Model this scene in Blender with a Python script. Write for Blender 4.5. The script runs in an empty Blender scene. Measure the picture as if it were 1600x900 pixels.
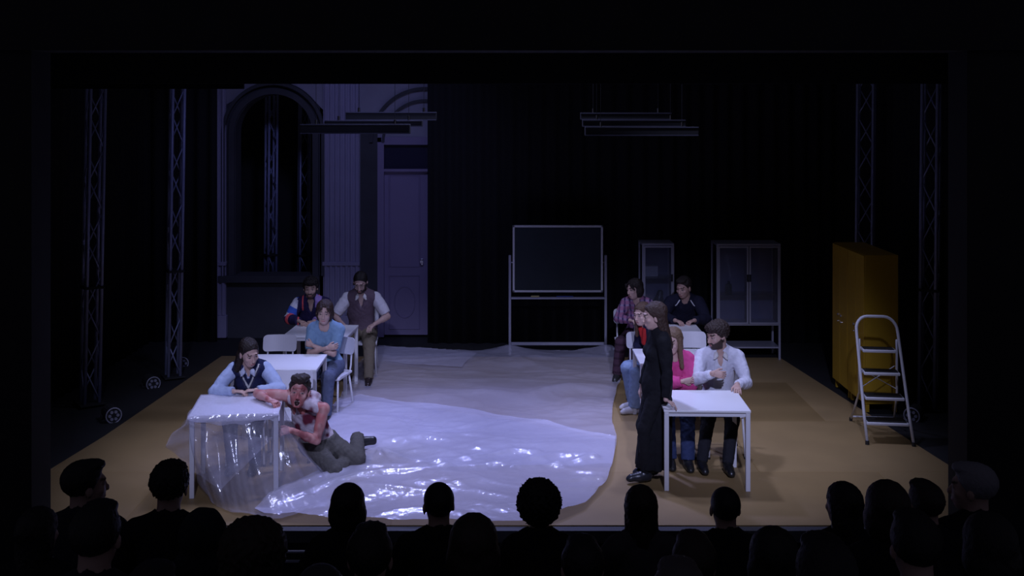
import bpy, bmesh, math, random
import numpy as np
from mathutils import Vector, Matrix

# ------------------------------------------------------------------ camera, world, light
C = bpy.context.scene.collection
sc = bpy.context.scene
RES = 1.0
H0, F0, XC, YH = 3.568, 1650.0, 785.0, 165.0

cam_d = bpy.data.cameras.new('camera')
cam = bpy.data.objects.new('camera', cam_d)
C.objects.link(cam)
cam.location = (0, 0, H0)
cam.rotation_euler = (math.pi / 2, 0, 0)
cam_d.sensor_width = 36
cam_d.lens = 36 * F0 / 1600
cam_d.shift_x = 15 / 1600
cam_d.shift_y = -285 / 1600
cam_d.clip_end = 200
sc.camera = cam

wd = bpy.data.worlds.new('world')
sc.world = wd
wd.use_nodes = True
bg = wd.node_tree.nodes['Background']
bg.inputs[0].default_value = (0.66, 0.64, 1.0, 1)
bg.inputs[1].default_value = 0.020

sc.view_settings.view_transform = 'Standard'
sc.view_settings.look = 'None'
sc.view_settings.gamma = 1
sc.view_settings.use_curve_mapping = False
sc.view_settings.exposure = 0.85
sc.cycles.use_denoising = True
sc.cycles.transparent_max_bounces = 16
sc.cycles.max_bounces = 6


def spot(loc, aim, energy, deg, blend, col, size=0.15):
    d = bpy.data.lights.new('stage_light', 'SPOT')
    d.energy = energy
    d.spot_size = math.radians(deg)
    d.spot_blend = blend
    d.color = col
    d.shadow_soft_size = size
    o = bpy.data.objects.new('stage_light', d)
    C.objects.link(o)
    o.location = loc
    o.rotation_euler = (Vector(aim) - Vector(loc)).to_track_quat('-Z', 'Y').to_euler()
    return o


BLUE = (0.36, 0.40, 1.0)
COOL = (0.54, 0.58, 1.0)
WARM = (1.0, 0.80, 0.60)
for tx, ty, e in ((-2.4, 11.3, 950), (-.2, 11.0, 760), (2.3, 11.3, 1250)):
    spot((tx * .6, 2.0, 6.0), (tx, ty, 0.6), e, 24, 1.0, COOL, 0.12)      # front of house
spot((-0.8, 14.6, 7.0), (-0.4, 10.4, 0.0), 800, 50, 0.9, BLUE, 0.25)     # back light
spot((0.2, 11.8, 7.2), (0.0, 11.2, 0.0), 380, 80, 0.8, COOL, 0.3)        # top light
spot((-2.4, 10.6, 7.0), (-2.2, 10.4, 0.3), 280, 40, 0.9, COOL, 0.2)
spot((2.6, 11.0, 7.0), (2.2, 11.2, 0.3), 340, 44, 0.9, COOL, 0.2)
spot((-1.0, 9.7, 7.0), (-2.6, 16.3, 1.6), 190, 50, 0.9, BLUE, 0.4)       # weak spot added only to brighten the old wall


def P(px, py, z=0.0):
    Y = F0 * (H0 - z) / (py - YH)
    return Vector(((px - XC) * Y / F0, Y, z))


def W(px, py, Y):
    return Vector(((px - XC) * Y / F0, Y, H0 - (py - YH) * Y / F0))


# ------------------------------------------------------------------ materials
MATS = {}


def mat(name, col=None, rough=0.6, metal=0.0, bump=0.0, bscale=30.0, vary=0.0, vscale=3.0, spec=0.5, attr=False, stretch=None):
    if name in MATS:
        return MATS[name]
    m = bpy.data.materials.new(name)
    m.use_nodes = True
    nt = m.node_tree
    b = nt.nodes['Principled BSDF']
    b.inputs['Roughness'].default_value = rough
    b.inputs['Metallic'].default_value = metal
    b.inputs['Specular IOR Level'].default_value = spec
    tc = nt.nodes.new('ShaderNodeTexCoord')
    src = None
    if attr:
        a = nt.nodes.new('ShaderNodeAttribute')
        a.attribute_name = 'col'
        src = a.outputs['Color']
    else:
        b.inputs['Base Color'].default_value = (*col, 1)
    if vary > 0 or attr:
        n = nt.nodes.new('ShaderNodeTexNoise')
        n.inputs['Scale'].default_value = vscale
        n.inputs['Detail'].default_value = 5
        nt.links.new(tc.outputs['Object'], n.inputs['Vector'])
        mr = nt.nodes.new('ShaderNodeMapRange')
        mr.inputs[3].default_value = 1 - max(vary, 0.03)
        mr.inputs[4].default_value = 1 + max(vary, 0.03)
        nt.links.new(n.outputs['Fac'], mr.inputs[0])
        mx = nt.nodes.new('ShaderNodeVectorMath')
        mx.operation = 'SCALE'
        if src:
            nt.links.new(src, mx.inputs[0])
        else:
            mx.inputs[0].default_value = col
        nt.links.new(mr.outputs[0], mx.inputs['Scale'])
        nt.links.new(mx.outputs[0], b.inputs['Base Color'])
    if bump > 0:
        n2 = nt.nodes.new('ShaderNodeTexNoise')
        n2.inputs['Scale'].default_value = bscale
        n2.inputs['Detail'].default_value = 4
        if stretch:
            mp = nt.nodes.new('ShaderNodeMapping')
            mp.inputs['Scale'].default_value = stretch
            nt.links.new(tc.outputs['Object'], mp.inputs['Vector'])
            nt.links.new(mp.outputs[0], n2.inputs['Vector'])
        else:
            nt.links.new(tc.outputs['Object'], n2.inputs['Vector'])
        bp = nt.nodes.new('ShaderNodeBump')
        bp.inputs['Strength'].default_value = bump
        bp.inputs['Distance'].default_value = 0.02
        nt.links.new(n2.outputs['Fac'], bp.inputs['Height'])
        nt.links.new(bp.outputs[0], b.inputs['Normal'])
    MATS[name] = m
    return m


M_white = mat('white laminate', (0.78, 0.78, 0.80), 0.35, vary=0.04)
M_whitemetal = mat('white painted steel', (0.66, 0.66, 0.70), 0.35, spec=0.5, vary=0.04)
M_chair = mat('white plywood', (0.66, 0.65, 0.70), 0.4, vary=0.05)
M_steel = mat('grey lilac painted steel', (0.34, 0.34, 0.42), 0.4, 0.2, vary=0.05)
M_alu = mat('aluminium tube', (0.27, 0.29, 0.46), 0.45, 0.25, vary=0.15, vscale=9)
M_black = mat('black cloth', (0.020, 0.020, 0.023), 0.95, spec=0.1, bump=0.2, bscale=60)
M_blackpaint = mat('matt black paint', (0.026, 0.026, 0.028), 0.8, spec=0.2, vary=0.2)
M_rubber = mat('black rubber', (0.015, 0.015, 0.015), 0.6, bump=0.1)
M_board = mat('dark slate board', (0.028, 0.036, 0.044), 0.75, vary=0.2, vscale=6, spec=0.25)
M_yellow = mat('yellow enamelled steel', (0.46, 0.28, 0.018), 0.45, vary=0.07, vscale=5)
M_chrome = mat('chrome', (0.6, 0.6, 0.62), 0.15, 1.0, vary=0.03)
M_skin = mat('skin', rough=0.55, attr=True, bump=0.05, bscale=120)
M_cloth = mat('woven fabric', rough=0.9, attr=True, bump=0.35, bscale=18, spec=0.2)
M_hair = mat('hair', rough=0.45, attr=True, bump=0.45, bscale=110, stretch=(2.5, 2.5, 0.5), spec=0.35)
M_leather = mat('shoe leather', rough=0.3, attr=True, bump=0.08, bscale=50)
M_bulb = mat('white plastic fitting', (0.6, 0.6, 0.65), 0.3, vary=0.05)


def glass_mat():
    m = bpy.data.materials.new('cabinet glass')
    m.use_nodes = True
    nt = m.node_tree
    nt.nodes.clear()
    out = nt.nodes.new('ShaderNodeOutputMaterial')
    tr = nt.nodes.new('ShaderNodeBsdfTransparent')
    tr.inputs[0].default_value = (0.80, 0.82, 0.88, 1)
    gl = nt.nodes.new('ShaderNodeBsdfGlossy')
    gl.inputs['Roughness'].default_value = 0.05
    df = nt.nodes.new('ShaderNodeBsdfDiffuse')
    df.inputs[0].default_value = (0.5, 0.5, 0.6, 1)
    lw = nt.nodes.new('ShaderNodeLayerWeight')
    lw.inputs[0].default_value = 0.25
    nz = nt.nodes.new('ShaderNodeTexNoise')
    nz.inputs['Scale'].default_value = 3
    mr = nt.nodes.new('ShaderNodeMapRange')
    mr.inputs[3].default_value = 0.03
    mr.inputs[4].default_value = 0.10
    nt.links.new(nz.outputs['Fac'], mr.inputs[0])
    m0 = nt.nodes.new('ShaderNodeMixShader')
    nt.links.new(mr.outputs[0], m0.inputs[0])
    nt.links.new(tr.outputs[0], m0.inputs[1])
    nt.links.new(df.outputs[0], m0.inputs[2])
    m1 = nt.nodes.new('ShaderNodeMixShader')
    nt.links.new(lw.outputs['Fresnel'], m1.inputs[0])
    nt.links.new(m0.outputs[0], m1.inputs[1])
    nt.links.new(gl.outputs[0], m1.inputs[2])
    nt.links.new(m1.outputs[0], out.inputs[0])
    return m


def plastic_mat(name, fac, bscale, bstr):
    m = bpy.data.materials.new(name)
    m.use_nodes = True
    nt = m.node_tree
    nt.nodes.clear()
    out = nt.nodes.new('ShaderNodeOutputMaterial')
    tr = nt.nodes.new('ShaderNodeBsdfTransparent')
    tr.inputs[0].default_value = (0.97, 0.97, 0.98, 1)
    pb = nt.nodes.new('ShaderNodeBsdfPrincipled')
    pb.inputs['Base Color'].default_value = (0.82, 0.80, 0.98, 1)
    pb.inputs['Roughness'].default_value = 0.42
    gl = nt.nodes.new('ShaderNodeBsdfGlossy')
    gl.inputs['Roughness'].default_value = 0.13
    tc = nt.nodes.new('ShaderNodeTexCoord')
    n = nt.nodes.new('ShaderNodeTexNoise')
    n.inputs['Scale'].default_value = bscale
    n.inputs['Detail'].default_value = 6
    n.inputs['Distortion'].default_value = 0.8
    nt.links.new(tc.outputs['Object'], n.inputs['Vector'])
    v = nt.nodes.new('ShaderNodeTexVoronoi')
    v.feature = 'DISTANCE_TO_EDGE'
    v.inputs['Scale'].default_value = bscale * 0.8
    nt.links.new(tc.outputs['Object'], v.inputs['Vector'])
    ad = nt.nodes.new('ShaderNodeMath')
    ad.operation = 'ADD'
    nt.links.new(n.outputs['Fac'], ad.inputs[0])
    nt.links.new(v.outputs['Distance'], ad.inputs[1])
    bp = nt.nodes.new('ShaderNodeBump')
    bp.inputs['Strength'].default_value = bstr
    bp.inputs['Distance'].default_value = 0.04
    nt.links.new(ad.outputs[0], bp.inputs['Height'])
    for s in (pb, gl):
        nt.links.new(bp.outputs[0], s.inputs['Normal'])
    n3 = nt.nodes.new('ShaderNodeTexNoise')
    n3.inputs['Scale'].default_value = 1.6
    n3.inputs['Detail'].default_value = 6
    nt.links.new(tc.outputs['Object'], n3.inputs['Vector'])
    mr = nt.nodes.new('ShaderNodeMapRange')
    mr.inputs[3].default_value = fac - 0.10
    mr.inputs[4].default_value = fac + 0.10
    nt.links.new(n3.outputs['Fac'], mr.inputs[0])
    m0 = nt.nodes.new('ShaderNodeMixShader')
    nt.links.new(mr.outputs[0], m0.inputs[0])
    nt.links.new(tr.outputs[0], m0.inputs[1])
    nt.links.new(pb.outputs[0], m0.inputs[2])
    m1 = nt.nodes.new('ShaderNodeMixShader')
    m1.inputs[0].default_value = 0.06
    nt.links.new(m0.outputs[0], m1.inputs[1])
    nt.links.new(gl.outputs[0], m1.inputs[2])
    nt.links.new(m1.outputs[0], out.inputs[0])
    return m


def floor_mat():
    m = bpy.data.materials.new('ochre dance floor')
    m.use_nodes = True
    nt = m.node_tree
    b = nt.nodes['Principled BSDF']
    b.inputs['Roughness'].default_value = 0.55
    tc = nt.nodes.new('ShaderNodeTexCoord')
    br = nt.nodes.new('ShaderNodeTexBrick')
    br.inputs['Color1'].default_value = (0.34, 0.235, 0.105, 1)
    br.inputs['Color2'].default_value = (0.23, 0.15, 0.055, 1)
    br.inputs['Mortar'].default_value = (0.24, 0.15, 0.04, 1)
    br.inputs['Scale'].default_value = 1.0
    br.inputs['Mortar Size'].default_value = 0.003
    br.inputs['Brick Width'].default_value = 2.3
    br.inputs['Row Height'].default_value = 1.66
    br.inputs['Bias'].default_value = -0.1
    mp = nt.nodes.new('ShaderNodeMapping')
    mp.inputs['Location'].default_value = (0.95, -0.32, 0)
    nt.links.new(tc.outputs['Object'], mp.inputs['Vector'])
    nt.links.new(mp.outputs[0], br.inputs['Vector'])
    n = nt.nodes.new('ShaderNodeTexNoise')
    n.inputs['Scale'].default_value = 2.2
    n.inputs['Detail'].default_value = 8
    nt.links.new(tc.outputs['Object'], n.inputs['Vector'])
    mr = nt.nodes.new('ShaderNodeMapRange')
    mr.inputs[3].default_value = 0.82
    mr.inputs[4].default_value = 1.18
    nt.links.new(n.outputs['Fac'], mr.inputs[0])
    mx = nt.nodes.new('ShaderNodeVectorMath')
    mx.operation = 'SCALE'
    nt.links.new(br.outputs['Color'], mx.inputs[0])
    nt.links.new(mr.outputs[0], mx.inputs['Scale'])
    nt.links.new(mx.outputs[0], b.inputs['Base Color'])
    return m


M_glass = glass_mat()

# ------------------------------------------------------------------ mesh helpers


def setp(o, label=None, cat=None, group=None, kind=None):
    if label:
        o['label'] = label
    if cat:
        o['category'] = cat
    if group:
        o['group'] = group
    if kind:
        o['kind'] = kind
    return o


def thing(name, label, cat, loc=(0, 0, 0), rz=0, group=None):
    o = bpy.data.objects.new(name, None)
    C.objects.link(o)
    o.location = loc
    o.rotation_euler = (0, 0, rz)
    return setp(o, label, cat, group)


def obj(name, bm, m, parent=None, smooth=False):
    me = bpy.data.meshes.new(name)
    bm.normal_update()
    bm.to_mesh(me)
    bm.free()
    if smooth:
        me.polygons.foreach_set('use_smooth', [True] * len(me.polygons))
    me.materials.append(m)
    o = bpy.data.objects.new(name, me)
    C.objects.link(o)
    if parent:
        o.parent = parent
    return o


def struct(name, bm, m, smooth=False, label=None):
    o = obj(name, bm, m, None, smooth)
    o['kind'] = 'structure'
    if label:
        o['label'] = label
    return o


def box(bm, x0, y0, z0, x1, y1, z1, bev=0.0):
    r = bmesh.ops.create_cube(bm, size=1.0)
    vs = r['verts']
    for v in vs:
        v.co = Vector(((x0 + x1) / 2 + v.co.x * (x1 - x0), (y0 + y1) / 2 + v.co.y * (y1 - y0), (z0 + z1) / 2 + v.co.z * (z1 - z0)))
    if bev > 0:
        es = set(e for v in vs for e in v.link_edges)
        bmesh.ops.bevel(bm, geom=list(es), offset=bev, segments=2, affect='EDGES', profile=0.5)
    return bm


def BOX(*a, bev=0.0):
    return box(bmesh.new(), *a, bev=bev)


def tube(bm, pts, r, seg=10, closed=False, flat=None):
    pts = [Vector(p) for p in pts]
    n = len(pts)
    rings = []
    prev = None
    for i, p in enumerate(pts):
        if closed:
            d = (pts[(i + 1) % n] - pts[i - 1]).normalized()
        else:
            d = (pts[min(i + 1, n - 1)] - pts[max(i - 1, 0)]).normalized()
        if prev is None:
            up = Vector((0, 0, 1)) if abs(d.z) < 0.9 else Vector((0, 1, 0))
            a = d.cross(up).normalized()
        else:
            a = (prev - d * prev.dot(d)).normalized()
        prev = a
        b = d.cross(a).normalized()
        rings.append([bm.verts.new(p + (a * math.cos(2 * math.pi * k / seg) + b * math.sin(2 * math.pi * k / seg)) * r) for k in range(seg)])
    m = n if closed else n - 1
    for i in range(m):
        A, B = rings[i], rings[(i + 1) % n]
        for k in range(seg):
            bm.faces.new((A[k], A[(k + 1) % seg], B[(k + 1) % seg], B[k]))
    if not closed:
        bm.faces.new(rings[0][::-1])
        bm.faces.new(rings[-1])
    return bm


def TUBE(pts, r, seg=10, closed=False):
    return tube(bmesh.new(), pts, r, seg, closed)


def poly_prism(bm, pts2, y0, y1):
    """outline in x,z extruded from y0 to y1"""
    a = [bm.verts.new((p[0], y0, p[1])) for p in pts2]
    b = [bm.verts.new((p[0], y1, p[1])) for p in pts2]
    n = len(pts2)
    bm.faces.new(a)
    bm.faces.new(b[::-1])
    for i in range(n):
        bm.faces.new((a[i], b[i], b[(i + 1) % n], a[(i + 1) % n]))
    bmesh.ops.recalc_face_normals(bm, faces=bm.faces[:])
    return bm


def rounded_rect(w, h, r, n=5):
    pts = []
    for cx, cz, a0 in ((w / 2 - r, h / 2 - r, 0), (-w / 2 + r, h / 2 - r, 90), (-w / 2 + r, -h / 2 + r, 180), (w / 2 - r, -h / 2 + r, 270)):
        for k in range(n + 1):
            a = math.radians(a0 + 90 * k / n)
            pts.append((cx + r * math.cos(a), cz + r * math.sin(a)))
    return pts


def copy_tree(o, parent=None):
    c = o.copy()
    C.objects.link(c)
    c.parent = parent
    for ch in list(o.children):
        copy_tree(ch, c)
    return c


# ------------------------------------------------------------------ signed distance meshes (bodies, clothes, hair)
def V3(*a):
    return np.array(a, dtype=float)


def nrm(v):
    v = np.asarray(v, float)
    return v / (np.linalg.norm(v) + 1e-9)


class Pr:
    def __init__(s, kind, a, b=None, r1=0.05, r2=None, flat=None, R=None, rr=None, k=0.02, cuts=(), col=(1, 1, 1), sub=False, tag=''):
        s.kind = kind
        s.a = np.asarray(a, float)
        s.b = np.asarray(b, float) if b is not None else s.a + V3(0, 0, 1e-4)
        s.r1 = r1
        s.r2 = r1 if r2 is None else r2
        s.flat = flat
        s.R = np.eye(3) if R is None else R
        s.rr = rr
        s.k = k
        s.cuts = list(cuts)
        s.col = col
        s.sub = sub
        s.tag = tag

    def inflate(s, d, **kw):
        q = Pr(s.kind, s.a, s.b, s.r1 + d, s.r2 + d, s.flat, s.R, None if s.rr is None else tuple(x + d for x in s.rr), s.k, s.cuts, s.col, s.sub, s.tag)
        for kk, v in kw.items():
            setattr(q, kk, v)
        return q

    def bbox(s):
        if s.kind == 'cap':
            R = max(s.r1, s.r2)
            lo = np.minimum(s.a, s.b) - R
            hi = np.maximum(s.a, s.b) + R
        else:
            R = max(s.rr)
            lo, hi = s.a - R, s.a + R
        return lo, hi

    def dist(s, X, Y, Z):
        px, py, pz = X - s.a[0], Y - s.a[1], Z - s.a[2]
        if s.kind == 'cap':
            ba = s.b - s.a
            if s.flat is not None:
                n, f = s.flat
                g = 1.0 / f - 1.0
                dn = (px * n[0] + py * n[1] + pz * n[2]) * g
                px = px + n[0] * dn
                py = py + n[1] * dn
                pz = pz + n[2] * dn
                ba = ba + n * (np.dot(ba, n) * g)
            L = max(np.dot(ba, ba), 1e-9)
            t = np.clip((px * ba[0] + py * ba[1] + pz * ba[2]) / L, 0, 1)
            d = np.sqrt((px - t * ba[0]) ** 2 + (py - t * ba[1]) ** 2 + (pz - t * ba[2]) ** 2) - (s.r1 + (s.r2 - s.r1) * t)
        else:
            R = s.R
            qx = px * R[0, 0] + py * R[1, 0] + pz * R[2, 0]
            qy = px * R[0, 1] + py * R[1, 1] + pz * R[2, 1]
            qz = px * R[0, 2] + py * R[1, 2] + pz * R[2, 2]
            r = s.rr
            k0 = np.sqrt((qx / r[0]) ** 2 + (qy / r[1]) ** 2 + (qz / r[2]) ** 2)
            k1 = np.sqrt((qx / r[0] ** 2) ** 2 + (qy / r[1] ** 2) ** 2 + (qz / r[2] ** 2) ** 2) + 1e-6
            d = k0 * (k0 - 1) / k1
        for p, n in s.cuts:
            d = np.maximum(d, (X - p[0]) * n[0] + (Y - p[1]) * n[1] + (Z - p[2]) * n[2])
        return d


def axis_pts(lo, hi, step, fine, fstep):
    out = [lo]
    x = lo
    while x < hi:
        st = step
        for a, b in fine:
            if a - step < x < b:
                st = fstep
        x += st
        out.append(x)
    return np.array(out, dtype=np.float32)


def sdf_mesh(prims, step=0.009, fine=(), fstep=0.0045, noise=None):
    step *= RES
    fstep *= RES
    lo = np.min([p.bbox()[0] for p in prims if not p.sub], axis=0) - 0.03
    hi = np.max([p.bbox()[1] for p in prims if not p.sub], axis=0) + 0.03
    ax = [axis_pts(lo[i], hi[i], step, [(f[0][i], f[1][i]) for f in fine], fstep) for i in range(3)]
    shp = tuple(len(a) for a in ax)
    F = np.full(shp, 0.5, dtype=np.float32)
    for p in prims:
        l, h = p.bbox()
        m = p.k + 0.03
        sl = []
        for i in range(3):
            i0 = max(0, int(np.searchsorted(ax[i], l[i] - m)) - 1)
            i1 = min(shp[i], int(np.searchsorted(ax[i], h[i] + m)) + 1)
            sl.append(slice(i0, i1))
        if any(s.stop <= s.start for s in sl):
            continue
        sl = tuple(sl)
        d = p.dist(ax[0][sl[0]][:, None, None], ax[1][sl[1]][None, :, None], ax[2][sl[2]][None, None, :]).astype(np.float32)
        a = F[sl]
        k = p.k
        if p.sub:
            d = -d
            hh = np.clip(0.5 - 0.5 * (d - a) / k, 0, 1)
            F[sl] = d + (a - d) * hh + k * hh * (1 - hh)
        else:
            hh = np.clip(0.5 + 0.5 * (d - a) / k, 0, 1)
            F[sl] = d + (a - d) * hh - k * hh * (1 - hh)
    if noise:
        X, Y, Z = ax[0][:, None, None], ax[1][None, :, None], ax[2][None, None, :]
        for amp, wl, ph in noise:
            q = 2 * math.pi / wl
            F += amp * np.sin(X * q + ph + 1.3 * np.sin(Z * q * .6 + ph)) * np.sin(Z * q * .8 + ph * 2 + 1.1 * np.sin(Y * q * .7)) * np.cos(Y * q * .9 + ph * 3)
    S = (F < 0)
    cnt = np.zeros(tuple(n - 1 for n in shp), dtype=np.uint8)
    for dx in (0, 1):
        for dy in (0, 1):
            for dz in (0, 1):
                cnt += S[dx:shp[0] - 1 + dx, dy:shp[1] - 1 + dy, dz:shp[2] - 1 + dz]
    I = np.argwhere((cnt > 0) & (cnt < 8))
    vid = np.full(cnt.shape, -1, dtype=np.int32)
    vid[I[:, 0], I[:, 1], I[:, 2]] = np.arange(len(I))
    acc = np.zeros((len(I), 3))
    num = np.zeros(len(I))
    corners = [(x, y, z) for x in (0, 1) for y in (0, 1) for z in (0, 1)]
    for A in corners:
        for e in range(3):
            if A[e] == 0:
                B = list(A)
                B[e] = 1
                ia = I + np.array(A)
                ib = I + np.array(B)
                va = F[ia[:, 0], ia[:, 1], ia[:, 2]].astype(float)
                vb = F[ib[:, 0], ib[:, 1], ib[:, 2]].astype(float)
                cr = (va < 0) != (vb < 0)
                t = np.where(cr, va / np.where(cr, va - vb, 1), 0)
                pa = np.stack([ax[q][ia[:, q]] for q in range(3)], 1)
                pb = np.stack([ax[q][ib[:, q]] for q in range(3)], 1)
                acc += np.where(cr[:, None], pa + (pb - pa) * t[:, None], 0)
                num += cr
    verts = acc / np.maximum(num, 1)[:, None]
    quads = []
    for e in range(3):
        o1, o2 = (e + 1) % 3, (e + 2) % 3
        sa = [slice(None)] * 3
        sb = [slice(None)] * 3
        sa[e] = slice(0, -1)
        sb[e] = slice(1, None)
        A, B = S[tuple(sa)], S[tuple(sb)]
        E = np.argwhere(A != B)
        ok = (E[:, o1] > 0) & (E[:, o2] > 0) & (E[:, o1] < shp[o1] - 1) & (E[:, o2] < shp[o2] - 1)
        E = E[ok]
        q = []
        for d1, d2 in ((-1, -1), (0, -1), (0, 0), (-1, 0)):
            c = E.copy()
            c[:, o1] += d1
            c[:, o2] += d2
            q.append(vid[c[:, 0], c[:, 1], c[:, 2]])
        q = np.stack(q, 1)
        inside = A[E[:, 0], E[:, 1], E[:, 2]]
        q[~inside] = q[~inside][:, ::-1]
        quads.append(q)
    Q = np.concatenate(quads)
    Q = Q[(Q >= 0).all(1)]
    return verts, Q


def np_obj(name, verts, quads, m, parent=None, cols=None, smooth=True):
    me = bpy.data.meshes.new(name)
    me.vertices.add(len(verts))
    me.vertices.foreach_set('co', np.asarray(verts, dtype=np.float32).ravel())
    k = quads.shape[1]
    me.loops.add(len(quads) * k)
    me.loops.foreach_set('vertex_index', quads.astype(np.int32).ravel())
    me.polygons.add(len(quads))
    me.polygons.foreach_set('loop_start', np.arange(0, len(quads) * k, k, dtype=np.int32))
    me.update(calc_edges=True)
    me.validate()
    me.polygons.foreach_set('use_smooth', [smooth] * len(me.polygons))
    if cols is not None:
        a = me.color_attributes.new('col', 'FLOAT_COLOR', 'POINT')
        c4 = np.ones((len(verts), 4), dtype=np.float32)
        c4[:, :3] = cols
        a.data.foreach_set('color', c4.ravel())
    me.materials.append(m)
    o = bpy.data.objects.new(name, me)
    C.objects.link(o)
    if parent:
        o.parent = parent
    return o


def sdf_obj(name, prims, m, parent=None, colfn=None, **kw):
    v, q = sdf_mesh(prims, **kw)
    pos = [p for p in prims if not p.sub]
    D = np.stack([p.dist(v[:, 0], v[:, 1], v[:, 2]) for p in pos], 1)
    idx = D.argmin(1)
    cols = np.array([p.col for p in pos])[idx]
    if colfn:
        cols = colfn(v, cols)
    return np_obj(name, v, q, m, parent, cols)


def vnoise(p, seed=0):
    """value noise, p: (n,3) -> 0..1"""
    p = np.asarray(p, float)
    i = np.floor(p).astype(np.int64)
    f = p - i
    f = f * f * (3 - 2 * f)
    out = np.zeros(len(p))
    for dx in (0, 1):
        for dy in (0, 1):
            for dz in (0, 1):
                h = ((i[:, 0] + dx) * 374761393 + (i[:, 1] + dy) * 668265263 + (i[:, 2] + dz) * 2147483647 + seed * 974711) & 0xffffffff
                h = ((h ^ (h >> 13)) * 1274126177) & 0xffffffff
                h = (h ^ (h >> 16)) & 0xffff
                w = (f[:, 0] if dx else 1 - f[:, 0]) * (f[:, 1] if dy else 1 - f[:, 1]) * (f[:, 2] if dz else 1 - f[:, 2])
                out += w * h / 65535.0
    return out


# ------------------------------------------------------------------ people
def rotm(yaw=0, pitch=0, roll=0):
    """yaw about z (+ turns the face to its left), pitch + looks down, roll tilts"""
    cy, sy = math.cos(yaw), math.sin(yaw)
    cp, sp = math.cos(pitch), math.sin(pitch)
    cr, sr = math.cos(roll), math.sin(roll)
    Rz = np.array([[cy, -sy, 0], [sy, cy, 0], [0, 0, 1]])
    Rx = np.array([[1, 0, 0], [0, cp, -sp], [0, sp, cp]])
    Ry = np.array([[cr, 0, sr], [0, 1, 0], [-sr, 0, cr]])
    return Rz @ Rx @ Ry


def ik(a, t, l1, l2, pole):
    a, t, pole = map(lambda v: np.asarray(v, float), (a, t, pole))
    d = t - a
    L = np.linalg.norm(d)
    mx = (l1 + l2) * 0.995
    if L > mx:
        t = a + d / L * mx
        d = t - a
        L = mx
    L = max(L, abs(l1 - l2) + 0.02)
    n = d / L
    x = (l1 * l1 - l2 * l2 + L * L) / (2 * L)
    h = math.sqrt(max(l1 * l1 - x * x, 0))
    pv = pole - n * np.dot(pole, n)
    return a + n * x + nrm(pv) * h, t


def D(*a):
    return [math.radians(x) for x in a]


def seated(s=1.0, lean=5, slouch=8, twist=0, side=0, hip=(0, .10, .53), wrl=(.13, -.30, .79), wrr=(-.13, -.30, .79), pl=(.5, .4, -.7), pr=(-.5, .4, -.7),
           anl=(.11, -.32, .08), anr=(-.11, -.32, .08), kl=(.1, -1, .8), kr=(-.1, -1, .8), toel=(0, -1), toer=(0, -1), head=(0, 5, 0), female=False,
           hipyaw=0):
    J = {'s': s, 'female': female}
    l, sl, tw, sd = D(lean, slouch, twist, side)
    R1 = rotm(tw * .6, l, sd)
    R2 = rotm(tw, l + sl, sd)
    Pp = V3(*hip)
    J['P'] = Pp
    J['C'] = Pp + R1 @ V3(0, 0, .27 * s)
    J['N'] = J['C'] + R2 @ V3(0, 0, .24 * s)
    J['R1'], J['R2'] = R1, R2
    hy, hp, hr = D(*head)
    J['HR'] = rotm(hy, hp, hr)
    J['H'] = J['N'] + R2 @ V3(0, -.015, .07 * s) + J['HR'] @ V3(0, -.012, .105 * s)
    sw = (.155 if female else .178) * s
    Rh = rotm(math.radians(hipyaw), 0, 0)
    for sgn, k, wr, po, an, kp, toe in ((1, 'l', wrl, pl, anl, kl, toel), (-1, 'r', wrr, pr, anr, kr, toer)):
        J['Sh' + k] = J['N'] + R2 @ V3(sgn * sw, 0.0, -.055 * s)
        J['El' + k], J['Wr' + k] = ik(J['Sh' + k], wr, .285 * s, .25 * s, po)
        J['Hi' + k] = Pp + Rh @ V3(sgn * .085 * s, 0, -.01)
        J['Kn' + k], J['An' + k] = ik(J['Hi' + k], an, .43 * s, .42 * s, kp)
        t = nrm(V3(toe[0], toe[1], 0))
        J['To' + k] = J['An' + k] + t * .15 * s + V3(0, 0, -.045)
    return J


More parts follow.
